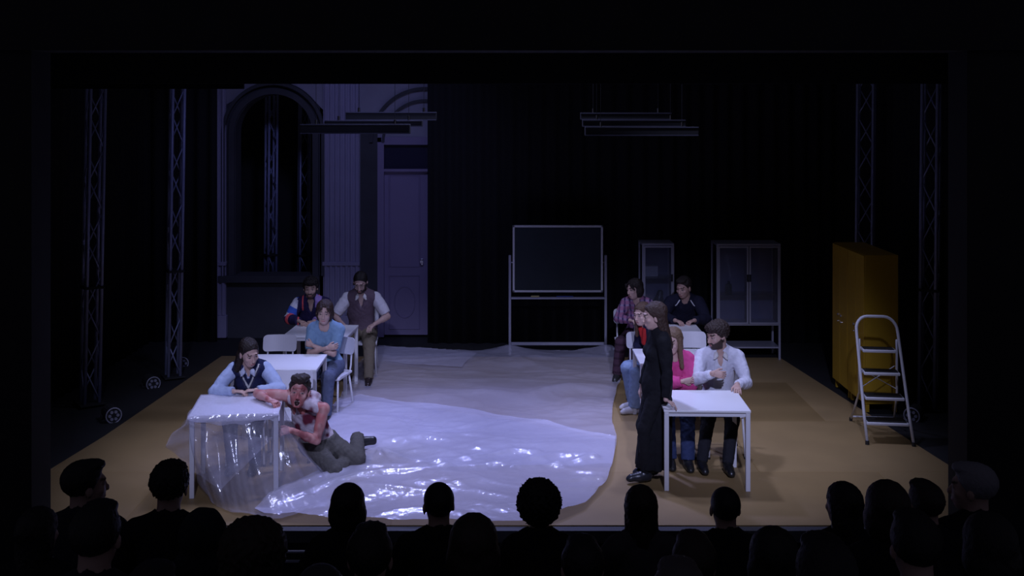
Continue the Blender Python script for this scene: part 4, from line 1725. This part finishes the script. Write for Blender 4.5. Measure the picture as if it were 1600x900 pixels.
NE = 60
se = np.linspace(0, 1, NE)
rows = []
for k in range(9):
    u_ = k / 8
    drop = (.030 + .060 * np.sin(math.pi * np.clip(se * 1.05, 0, 1)) ** .8 + .008 * np.sin(se * 23)) * u_
    out_ = .022 * math.sin(u_ * 2.2) + .006 * np.sin(se * 31 + u_ * 2)
    px_ = -hwT + 2 * hwT * se
    rows.append(np.stack([-2.49 + ct * px_ - st_ * (-hdT - .006 - out_), 9.97 + st_ * px_ + ct * (-hdT - .006 - out_), .759 - drop], 1))
vE = np.stack(rows, 1).reshape(-1, 3)
I, Jn = np.meshgrid(np.arange(NE - 1), np.arange(8), indexing='ij')
a = (I * 9 + Jn).ravel()
np_obj('edge_fold', vE, np.stack([a, a + 9, a + 10, a + 1], 1), M_plB, sheet)

# a flap of the hanging sheet pulled taut from the desk corner across to the floor
A_, B_, C_, D_ = tl(-hwT - .01, -hdT - .03, .74), W(428, 682, 9.62), W(344, 766, 9.40), W(260, 697, 9.95)
rows = []
for i in range(41):
    u_ = i / 40
    for k in range(31):
        w_ = k / 30
        p_ = (A_ * (1 - u_) + np.array(B_) * u_) * (1 - w_) + (np.array(D_) * (1 - u_) + np.array(C_) * u_) * w_
        p_ = p_ + np.array((0, -.025 - .02 * math.sin(u_ * 9 + w_ * 3) * w_ - .012 * math.sin(u_ * 23 + w_ * 8), -.05 * math.sin(math.pi * u_) * (1 - w_)))
        rows.append(p_)
I, Jn = np.meshgrid(np.arange(40), np.arange(30), indexing='ij')
a = (I * 31 + Jn).ravel()
np_obj('taut_flap', np.array(rows), np.stack([a, a + 31, a + 32, a + 1], 1), M_plC, sheet)
# ------------------------------------------------------------------ the actors
PALE = (.56, .37, .31)
NAVY = (.018, .022, .065)


def piping(pts, r=.008, name='piping', col=(.7, .7, .75)):
    def f(J, root):
        for pl in pts(J):
            o = obj(name, TUBE(pl, r, 6), mat('white piping %s' % name, col, .6, vary=.05), root, True)
    return f


def stain(base_amt, seed, dark=(.16, .012, .02), scale=9):
    def f(J, B):
        def g(v, c):
            n = vnoise(v * scale, seed) * .65 + vnoise(v * scale * 2.7, seed + 1) * .35
            w = np.clip((n - base_amt) * 7, 0, 1)[:, None]
            return c * (1 - w) + np.array(dark) * w
        return g
    return f


# --- woman in navy vest
def vneck_col(J, B):
    R2, N = J['R2'], J['N']

    def g(v, c):
        q = (v - N) @ R2
        x, z = np.abs(q[:, 0]), q[:, 2]
        fr_ = q[:, 1] < -.03
        line = -.150 + x * 2.1
        d = (z - line) / 2.3
        c[fr_ & (d < -.004) & (d > -.018)] = (.62, .62, .60)
        c[fr_ & (d <= -.026) & (d > -.034)] = (.05, .05, .09)
        return c
    return g


J = seated(lean=18, slouch=14, twist=4, head=(38, 22, -6), female=True, wrl=(.13, -.37, .800), wrr=(-.07, -.39, .795), pl=(1, .3, -.25), pr=(-1, .3, -.25), hip=(0, .06, .53))
J.update(hdl=V3(-1, -.12, 0), hdr=V3(1, -.08, 0), thl=V3(0, .3, .4), thr=V3(0, .3, .4))
make_person('seated woman in navy V-neck vest and pale blue shirt, forearms on the front left desk', J, (-2.53, 10.64, 0), 0, PALE,
            dict(brow=(.04, .02, .015)), ('tucked', (.018, .011, .009)),
            [('shirt', lambda J, B: top(J, B, .012, (.42, .50, .70), 'long', neck='v', sinf=.018)),
             ('shirt_collar', lambda J, B: collar(J, (.55, .60, .74))),
             ('vest', lambda J, B: top(J, B, .024, NAVY, 'none', hem=-.03, neck='v'), dict(colfn=vneck_col, step=.006)),
             ('trousers', lambda J, B: trousers(J, B, .018, (.035, .04, .09)))], (.02, .02, .022))

# --- blood covered man on the floor
J = seated(s=1.05, lean=17, slouch=6, twist=-6, side=-13, hip=(-.03, -.05, .27), wrl=(-.20, -.50, .54), wrr=(-.44, -.47, .805), pl=(.5, -.1, -1), pr=(-1, .35, .25),
           anl=(.22, .50, .10), anr=(.22, .30, .09), head=(6, -4, 8))
J['Elr'], J['Wrr'] = V3(-.58, -.27, .805), V3(-.42, -.47, .800)
J['Knl'], J['Anl'], J['Tol'] = V3(.36, -.14, .14), V3(.29, .36, .18), V3(.45, .40, .15)
J['Knr'], J['Anr'], J['Tor'] = V3(.17, -.38, .10), V3(.30, .02, .09), V3(.42, .12, .05)
J['Shr'], J['Shl'] = V3(-.29, -.31, .80), V3(.07, -.35, .69)
J['Ell'], J['Wrl'] = ik(J['Shl'], (-.20, -.52, .53), .30, .265, (.5, .1, -1))
J['hs'] = 1.2
J['H'] = J['H'] + V3(0, -.06, -.095)
J['mouth'] = 1
J.update(hdr=V3(.75, -.65, -.08), hdl=V3(-.75, -.55, .1), curll=38, curlr=30, thr=V3(.3, 1, .2), thl=V3(0, 0, 1), pnl=(-.3, .6, -.6))
make_person('blood-smeared man in tank top sprawled on plastic, mouth wide open, gripping the desk', J, (-1.77, 10.40, 0), 0, (.58, .31, .28),
            dict(blood=True, brow=(.05, .03, .02), lip=(.35, .08, .07)), ('quiff', (.03, .02, .016)),
            [('tank_top', lambda J, B: top(J, B, .010, (.52, .45, .50), 'none', hem=-.02, neck='deep', armr=.025), dict(colfn=stain(.45, 12, (.13, .02, .04)), step=.007)),
             ('trousers', lambda J, B: trousers(J, B, .022, (.10, .095, .088), cinf=.030), dict(noise=[(.006, .10, .3), (.004, .05, 1.9)]))], (.018, .018, .022))

# --- woman in teal T-shirt, arms crossed
J = seated(lean=8, slouch=14, head=(8, 8, 3), female=True, wrl=(-.10, -.20, .815), wrr=(.07, -.235, .80), pl=(.8, 0, -.8), pr=(-.8, 0, -.8), hip=(0, .08, .53),
           anl=(.10, -.36, .08), anr=(-.08, -.30, .08))
J.update(hdl=V3(-1, .1, .25), hdr=V3(1, .05, .15), thl=V3(0, 0, 1), thr=V3(0, 0, 1), pnl=(0, 1, 0), pnr=(0, 1, 0), curll=35, curlr=25)
make_person('seated woman in teal T-shirt with arms crossed in the second row on the left', J, (-2.05, 12.30, 0), math.radians(-6), PALE,
            dict(), ('shag', (.05, .028, .02)),
            [('t_shirt', lambda J, B: top(J, B, .018, (.22, .35, .50), 'elbow', neck='round', sinf=.018)),
             ('trousers', lambda J, B: trousers(J, B, .022, (.10, .12, .19)))], (.03, .03, .035))


# --- man in track jacket
def track_col(J, B):
    S, E, Wr, N, R2 = J['Shr'], J['Elr'], J['Wrr'], J['N'], J['R2']
    n = nrm(E - S)
    w = nrm(Wr - E)

    def g(v, c):
        t = (v - S) @ n / np.linalg.norm(E - S)
        rad = np.linalg.norm((v - S) - ((v - S) @ n)[:, None] * n, axis=1)
        q = (v - N) @ R2
        arm = (rad < .085) & (q[:, 0] < -.13)
        out = q[:, 0] < S[0] * 0 - .165
        st = arm & out & (t > -.15) & (t < 1.05)
        c[st] = (.62, .62, .68)
        b = st & ((np.sin(t * 13 + v[:, 1] * 30) > .25))
        c[b] = (.05, .12, .50)
        t2 = (v - E) @ w / np.linalg.norm(Wr - E)
        near = np.linalg.norm(v - E - ((v - E) @ w)[:, None] * w, axis=1) < .075
        c[near & (t2 > .05) & (t2 < .32) & (q[:, 0] < -.1)] = (.85, .12, .14)
        seam = (np.abs(q[:, 2] - .0) < .10) & (np.abs(np.abs(q[:, 0]) - .105 - .3 * q[:, 2] * 0) < .009) & (q[:, 2] > -.10)
        c[seam] = (.80, .12, .12)
        c[(q[:, 0] > .06) & (q[:, 2] > -.055) & (q[:, 0] < .14) & (q[:, 1] < .02)] = (.32, .22, .50)
        return c
    return g


J = seated(lean=16, slouch=10, head=(4, 6, 0), wrl=(.10, -.47, .80), wrr=(-.09, -.46, .80), pl=(1, .4, -.5), pr=(-1, .4, -.4), hip=(0, .10, .53))
J.update(curlr=45, curll=30)
make_person('dark curly-haired bearded man in navy track jacket with white, blue and red sleeve', J, (-2.52, 14.02, 0), 0, (.46, .30, .24),
            dict(beard=.85), ('curly', (.012, .009, .008)),
            [('track_jacket', lambda J, B: top(J, B, .026, (.025, .02, .07), 'long', neck='v', sinf=.022), dict(colfn=track_col, step=.006)),
             ('trousers', lambda J, B: trousers(J, B, .02, (.02, .02, .03)))], (.02, .02, .02))


# --- man in sweater vest
def glasses(J, root):
    H, HR, s = J['H'], J['HR'], J['s']
    bm = bmesh.new()
    for sg in (1, -1):
        tube(bm, [H + HR @ V3(sg * .032 + .023 * math.cos(a), -.104, .006 + .018 * math.sin(a)) for a in [2 * math.pi * i / 16 for i in range(16)]], .0018, 5, closed=True)
        tube(bm, [H + HR @ V3(sg * .055, -.104, .010), H + HR @ V3(sg * .078, 0, .012)], .0018, 5)
    tube(bm, [H + HR @ V3(-.009, -.106, .010), H + HR @ V3(.009, -.106, .010)], .0018, 5)
    obj('glasses', bm, mat('thin metal rims', (.3, .28, .25), .3, .8, vary=.05), root, True)


J = seated(s=1.05, lean=4, slouch=10, head=(-6, 26, 0), wrl=(.19, -.23, .70), wrr=(-.21, -.26, .70), pl=(1, .5, -.5), pr=(-1, .5, -.5), hip=(0, .10, .53),
           anl=(.14, -.58, .08), anr=(-.13, -.40, .08))
J.update(hdl=V3(-.55, -.8, -.25), hdr=V3(.5, -.8, -.2), curll=22)
make_person('bearded man in glasses and brown sweater vest over white short-sleeved shirt, looking down', J, (-1.88, 14.08, 0), math.radians(3), (.48, .32, .27),
            dict(beard=2, closed=True), ('buzz', (.012, .009, .008)),
            [('shirt', lambda J, B: top(J, B, .014, (.62, .60, .64), 'elbow', neck='v', sinf=.020)),
             ('shirt_collar', lambda J, B: collar(J, (.66, .64, .62))),
             ('vest', lambda J, B: top(J, B, .028, (.13, .09, .115), 'none', hem=-.05, neck='v')),
             ('trousers', lambda J, B: trousers(J, B, .022, (.15, .125, .09)))], (.03, .02, .022), extras=glasses)


# --- woman in plaid
def plaid(J, B):
    def g(v, c):
        a = np.sin(v[:, 0] * 95 + v[:, 2] * 10) > .45
        b = np.sin(v[:, 2] * 95) > .45
        c[a] = c[a] * .35 + np.array((.03, .02, .10)) * .65
        c[b] = c[b] * .5 + np.array((.30, .28, .42)) * .5
        c[a & b] = (.05, .03, .10)
        return c
    return g


J = seated(s=.98, lean=14, slouch=12, twist=0, head=(-38, 8, -6), female=True, wrl=(.12, -.42, .80), wrr=(-.03, -.44, .80), pl=(1, .3, -.5), pr=(-1, .3, -.4), hip=(0, .08, .53),
           anl=(-.05, -.40, .08), anr=(-.22, -.36, .08))
make_person('seated woman in purple plaid shirt with short dark hair at the third desk right', J, (1.80, 14.02, 0), math.radians(-16), PALE,
            dict(), ('shag', (.018, .012, .01)),
            [('shirt', lambda J, B: top(J, B, .020, (.32, .14, .24), 'long', neck='v', sinf=.020), dict(colfn=plaid, step=.006)),
             ('trousers', lambda J, B: trousers(J, B, .024, (.07, .035, .055)), dict(colfn=lambda J, B: (lambda v, c: np.where((np.sin(v[:, 2] * 70) > .5)[:, None], c * .6, c))))], (.03, .03, .03))


# --- man in dark jacket with white piping
def jacket_piping(J):
    L = []
    for k, sg in (('l', 1), ('r', -1)):
        S, E, Wr, R2 = J['Sh' + k], J['El' + k], J['Wr' + k], J['R2']
        n = nrm(E - S)
        L.append([J['N'] + R2 @ V3(sg * .07, -.075, .03), J['N'] + R2 @ V3(sg * .11, -.10, -.03), S + R2 @ V3(-sg * .03, -.082, -.02), S + n * .08 + R2 @ V3(0, -.084, 0), S + n * .16 + R2 @ V3(sg * .03, -.078, 0), S + n * .20 + R2 @ V3(sg * .06, -.055, 0)])
        L.append([S + n * .20 + R2 @ V3(-sg * .03, -.078, 0), S + n * .13 + R2 @ V3(sg * .01, -.082, 0), S + n * .06 + R2 @ V3(sg * .05, -.062, .01), S + n * .03 + R2 @ V3(sg * .07, -.03, .01)])
    return L


J = seated(s=1.02, lean=16, slouch=10, twist=-6, head=(-38, 16, 0), wrl=(.04, -.46, .80), wrr=(-.20, -.46, .80), pl=(1, .3, -.5), pr=(-1, .3, -.5))
J.update(hdl=V3(-.8, -.5, -.1), curll=35)
make_person('man in black jacket with white piping, leaning on the third desk right', J, (2.43, 14.06, 0), 0, (.48, .30, .25),
            dict(), ('short', (.02, .014, .012)),
            [('jacket', lambda J, B: top(J, B, .028, (.014, .014, .030), 'long', neck='round', sinf=.024)),
             ('trousers', lambda J, B: trousers(J, B, .02, (.02, .02, .03)))], (.02, .02, .02), extras=piping(jacket_piping))

# --- woman in pale jeans, sideways on her chair
J = seated(s=.97, lean=20, slouch=12, head=(22, 10, 0), female=True, wrl=(.12, -.30, .66), wrr=(-.08, -.28, .66), pl=(1, .4, -.4), pr=(-1, .4, -.4), hip=(0, .0, .53),
           anl=(.09, -.42, .08), anr=(-.08, -.34, .08))
make_person('woman in navy jacket, red scarf and pale blue jeans sitting sideways in white sneakers', J, (1.90, 12.50, 0), math.radians(-68), PALE,
            dict(), ('longfront', (.09, .05, .03)),
            [('jacket', lambda J, B: top(J, B, .024, (.02, .02, .05), 'long', neck='v', sinf=.022)),
             ('scarf', lambda J, B: [Pr('cap', J['N'] + J['R2'] @ V3(.05, -.06, .0), J['N'] + J['R2'] @ V3(0, -.13, -.14), .035, .03, col=(.50, .03, .03)),
                                    Pr('cap', J['N'] + J['R2'] @ V3(-.05, -.06, .0), J['N'] + J['R2'] @ V3(0, -.13, -.14), .035, .03, col=(.50, .03, .03))]),
             ('jeans', lambda J, B: trousers(J, B, .024, (.24, .32, .48), cinf=.045))], (.60, .58, .60))

# --- person in pink sweater
J = seated(s=.97, lean=10, slouch=10, head=(-30, 10, 0), female=True, wrl=(-.06, -.25, .80), wrr=(.06, -.28, .80), pl=(1, .1, -.7), pr=(-1, .1, -.7), hip=(0, .08, .53),
           anl=(.08, -.46, .08), anr=(-.09, -.42, .08))
J.update(hdl=V3(-1, 0, .1), hdr=V3(1, 0, .1), pnl=(0, 1, 0), pnr=(0, 1, 0))
make_person('person in bright pink sweater and dark jeans seated behind the woman in black', J, (1.75, 10.88, 0), 0, PALE,
            dict(), ('longfront', (.16, .10, .06)),
            [('sweater', lambda J, B: top(J, B, .030, (.60, .07, .24), 'long', neck='round', sinf=.030)),
             ('jeans', lambda J, B: trousers(J, B, .020, (.035, .05, .12), cinf=.03))], (.02, .02, .02))

# --- man in white jacket
J = seated(s=1.02, lean=4, slouch=8, twist=-4, head=(-62, 12, 0), wrl=(.09, -.37, .80), wrr=(-.14, -.32, .90), pl=(.7, .3, -.8), pr=(-.7, .1, -.9), hip=(0, .08, .53),
           anl=(-.04, -.56, .09), anr=(-.28, -.50, .09))
J.update(hdl=V3(-.15, -1, -.22), hdr=V3(1, -.25, -.1), thr=V3(0, 0, 1), thl=V3(-1, 0, 0), curlr=28, curll=18, pnr=(.1, .9, -.2))
make_person('bearded man in white jacket and white shirt seated behind the front right desk', J, (2.235, 10.84, 0), 0, (.50, .32, .26),
            dict(beard=1.6, beardcol=(.035, .022, .018)), ('curly', (.035, .022, .018)),
            [('shirt', lambda J, B: top(J, B, .010, (.66, .66, .72), 'long', hem=.0, neck='v', sinf=.008)),
             ('shirt_collar', lambda J, B: collar(J, (.70, .68, .66))),
             ('jacket', lambda J, B: top(J, B, .022, (.62, .62, .70), 'long', hem=-.05, neck='open', sinf=.015, wr=.88)),
             ('trousers', lambda J, B: trousers(J, B, .016, (.018, .018, .024), cinf=.016))], (.015, .015, .017))

# --- standing woman in long black coat
J = seated(s=.965, lean=-6, slouch=9, side=3, head=(-6, 10, 0), female=True, hip=(0, 0, .905), wrl=(.30, .0, .82), wrr=(-.16, -.12, .78), pl=(.7, .8, 0), pr=(-.5, .8, 0),
           anl=(.08, -.13, .10), anr=(-.07, -.02, .10), kl=(0, -1, 0), kr=(0, -1, 0), toel=(.1, -1), toer=(0, -1))
J.update(hdl=V3(.25, .75, -.35), curll=20, pnl=(.1, -.2, -1), thl=V3(1, 0, 0))


def coat(J, B):
    c = (.010, .010, .013)
    L = top(J, B, .020, c, 'long', hem=-.30, neck='high', sinf=.012)
    a, b = J['P'] + V3(0, .01, .02), V3(.0, -.035, .12)
    L.insert(0, Pr('cap', a, b, .135, .160, flat=(V3(1, 0, 0), .95), k=.06, col=c, cuts=[(V3(0, 0, .13), V3(0, 0, -1))]))
    L.insert(0, Pr('cap', J['C'], J['P'], .12, .13, k=.06, col=c))
    for q in range(9):
        an = q * 2 * math.pi / 9
        L.append(Pr('cap', J['P'] + V3(.12 * math.cos(an), .13 * math.sin(an), -.15), V3(.155 * math.cos(an), -.035 + .155 * math.sin(an), .08), .012, .026, k=.04, col=c, cuts=[(V3(0, 0, .13), V3(0, 0, -1))]))
    return L


make_person('standing woman in long black coat with her hand on the front right desk', J, (1.475, 10.10, 0), math.radians(-82), PALE,
            dict(), ('long', (.055, .032, .024)),
            [('trousers', lambda J, B: trousers(J, B, .012, (.012, .012, .015))),
             ('coat', coat, dict(noise=[(.004, .12, .3)]))], (.02, .022, .03), shoekw=dict(high=True))
# ------------------------------------------------------------------ the audience, seen from behind
M_seat = mat('dark seat plush', (.03, .012, .014), .95, bump=.2, bscale=70, vary=.2)


def make_seat():
    t = thing('theatre_seat', 'x', 'seat', (0, 0, 0), 0, 'dark theatre seats in the stalls')
    obj('seat_cushion', BOX(-.23, -.22, .36, .23, .22, .435, bev=.03), M_seat, t)
    obj('backrest', BOX(-.23, -.34, .40, .23, -.25, .80, bev=.03), M_seat, t)
    for sx in (-1, 1):
        obj('armrest', BOX(sx * .26 - .02, -.25, .56, sx * .26 + .02, .15, .60, bev=.01), M_blackpaint, t)
        obj('side_panel', BOX(sx * .255 - .012, -.22, 0, sx * .255 + .012, .10, .56), M_blackpaint, t)
    return t


seat0 = make_seat()
DK = (.010, .009, .010)
BR = (.026, .018, .014)
# px of the head, py of its top, tier, hair style, hair colour, garment colour, size, head yaw, label
AUD = [
    (131, 718, 0, 'short', DK, (.02, .02, .03), 1.04, -55, 'spectator with thick hair turned right, far left of the front row'),
    (265, 716, 0, 'curly', DK, (.010, .010, .013), 1.04, 5, 'broad spectator with curly hair in front of the plastic-draped desk'),
    (544, 754, 0, 'bob', DK, (.010, .010, .013), 1.0, 0, 'spectator with a chin-length bob left of centre'),
    (686, 751, 0, 'buzz', DK, (.010, .010, .013), 1.0, 12, 'spectator with short cropped hair and visible ears left of centre'),
    (842, 745, 0, 'afro', DK, (.010, .010, .013), .98, 0, 'spectator with fluffy frizzy hair at the centre'),
    (1001, 756, 0, 'long', BR, (.055, .05, .06), 1.0, 0, 'long-haired spectator in a paler top below the woman in black'),
    (1133, 758, 0, 'buzz', DK, (.010, .010, .013), 1.0, 0, 'round-headed cropped spectator with hunched collar right of centre'),
    (1318, 751, 0, 'long', DK, (.010, .010, .013), 1.0, 20, 'spectator with long loose hair below the step ladder'),
    (1386, 750, 1, 'bob', BR, (.010, .010, .013), 1.0, -5, 'spectator with smooth rounded hair right of the loose-haired one'),
    (1446, 750, 0, 'short', BR, (.010, .010, .013), 1.0, 10, 'spectator behind the right corner of the stage floor'),
    (1522, 722, 0, 'short', (.22, .22, .25), (.010, .010, .013), 1.04, 60, 'grey-haired spectator at the far right looking left'),
    (60, 790, 1, 'long', DK, (.010, .010, .013), 1.08, -10, 'large dark-haired spectator low at the far left edge'),
    (150, 785, 2, 'short', DK, (.02, .02, .028), 1.04, 0, 'spectator just below the far left curly head'),
    (318, 792, 1, 'hood', (.014, .018, .024), (.014, .018, .024), 1.0, 15, 'spectator in a dark hood beside the broad curly-haired one'),
    (396, 808, 2, 'bushy', BR, (.010, .010, .013), 1.0, 0, 'spectator with wide bushy hair below the draped desk'),
    (578, 820, 2, 'short', DK, (.010, .010, .013), .99, 0, 'spectator partly hidden just right of the bob haircut'),
    (740, 802, 2, 'bob', BR, (.010, .010, .013), 1.0, 0, 'spectator with domed hair right below the cropped head'),
    (910, 838, 2, 'short', DK, (.010, .010, .013), .97, 0, 'low dark head between the frizzy hair and the long hair'),
    (1084, 832, 2, 'short', BR, (.010, .010, .013), .97, 0, 'low brown head between the long-haired and hunched spectators'),
    (1208, 822, 2, 'bob', DK, (.010, .010, .013), .98, 0, 'low rounded head right of the hunched spectator'),
    (1290, 838, 3, 'short', DK, (.010, .010, .013), .98, 0, 'low head just left below the loose-haired spectator'),
    (1430, 800, 2, 'short', DK, (.010, .010, .013), 1.05, 0, 'dark head below the right stage corner'),
    (1545, 800, 2, 'bob', DK, (.010, .010, .013), 1.03, 0, 'dark head low at the far right edge'),
    (235, 882, 3, 'short', DK, (.010, .010, .013), 1.0, 0, 'top of a head at the bottom edge below the broad curly spectator'),
    (500, 878, 3, 'buzz', (.03, .03, .035), (.010, .010, .013), 1.0, 0, 'top of a head at the bottom edge below the bob haircut'),
    (1062, 876, 3, 'short', (.08, .07, .07), (.010, .010, .013), 1.0, 0, 'greyish top of a head at the bottom edge right of centre'),
]
PAD = {'afro': .045, 'curly': .03, 'bushy': .02, 'quiff': .02, 'hood': .02, 'short': .008}
for i, (px, py, tier, style, hc, gc, s, yaw, lb) in enumerate(AUD):
    ty0, ty1, tz = TIERS[tier]
    ztop = tz + .53 + s * (.51 + .07 + .105 + .135) + PAD.get(style, .008)
    Y = F0 * (H0 - ztop) / (py - YH)
    Y = min(max(Y, ty0 + .34), ty1 - .38)
    # settle the height exactly with the hip height kept on its seat
    want = H0 - (py - YH) * Y / F0
    s2 = s * min(1.12, max(.86, (want - tz - .53 - PAD.get(style, .008)) / (s * .82)))
    X = X_at(px, Y)
    J = seated(s=s2, lean=3, slouch=5, head=(yaw, 2, 0), female=style in ('bob', 'long', 'afro'), wrl=(.16, -.22, .62), wrr=(-.16, -.22, .62), pl=(1, .3, -.5), pr=(-1, .3, -.5),
               hip=(0, .08, .53), anl=(.11, -.30, .08), anr=(-.11, -.30, .08))
    make_person(lb, J, (X, Y, tz), math.pi, (.42, .28, .23), dict(), (style, hc),
                [('jacket', lambda J, B: top(J, B, .022, gc, 'long', neck='round', sinf=.022)),
                 ('trousers', lambda J, B: trousers(J, B, .018, (.02, .02, .03)))], (.02, .02, .02), coarse=True, group='spectators in the stalls seen from behind')
    o = seat0 if i == 0 else copy_tree(seat0)
    o.location = (X, Y, tz)
    o['label'] = 'seat under the ' + lb
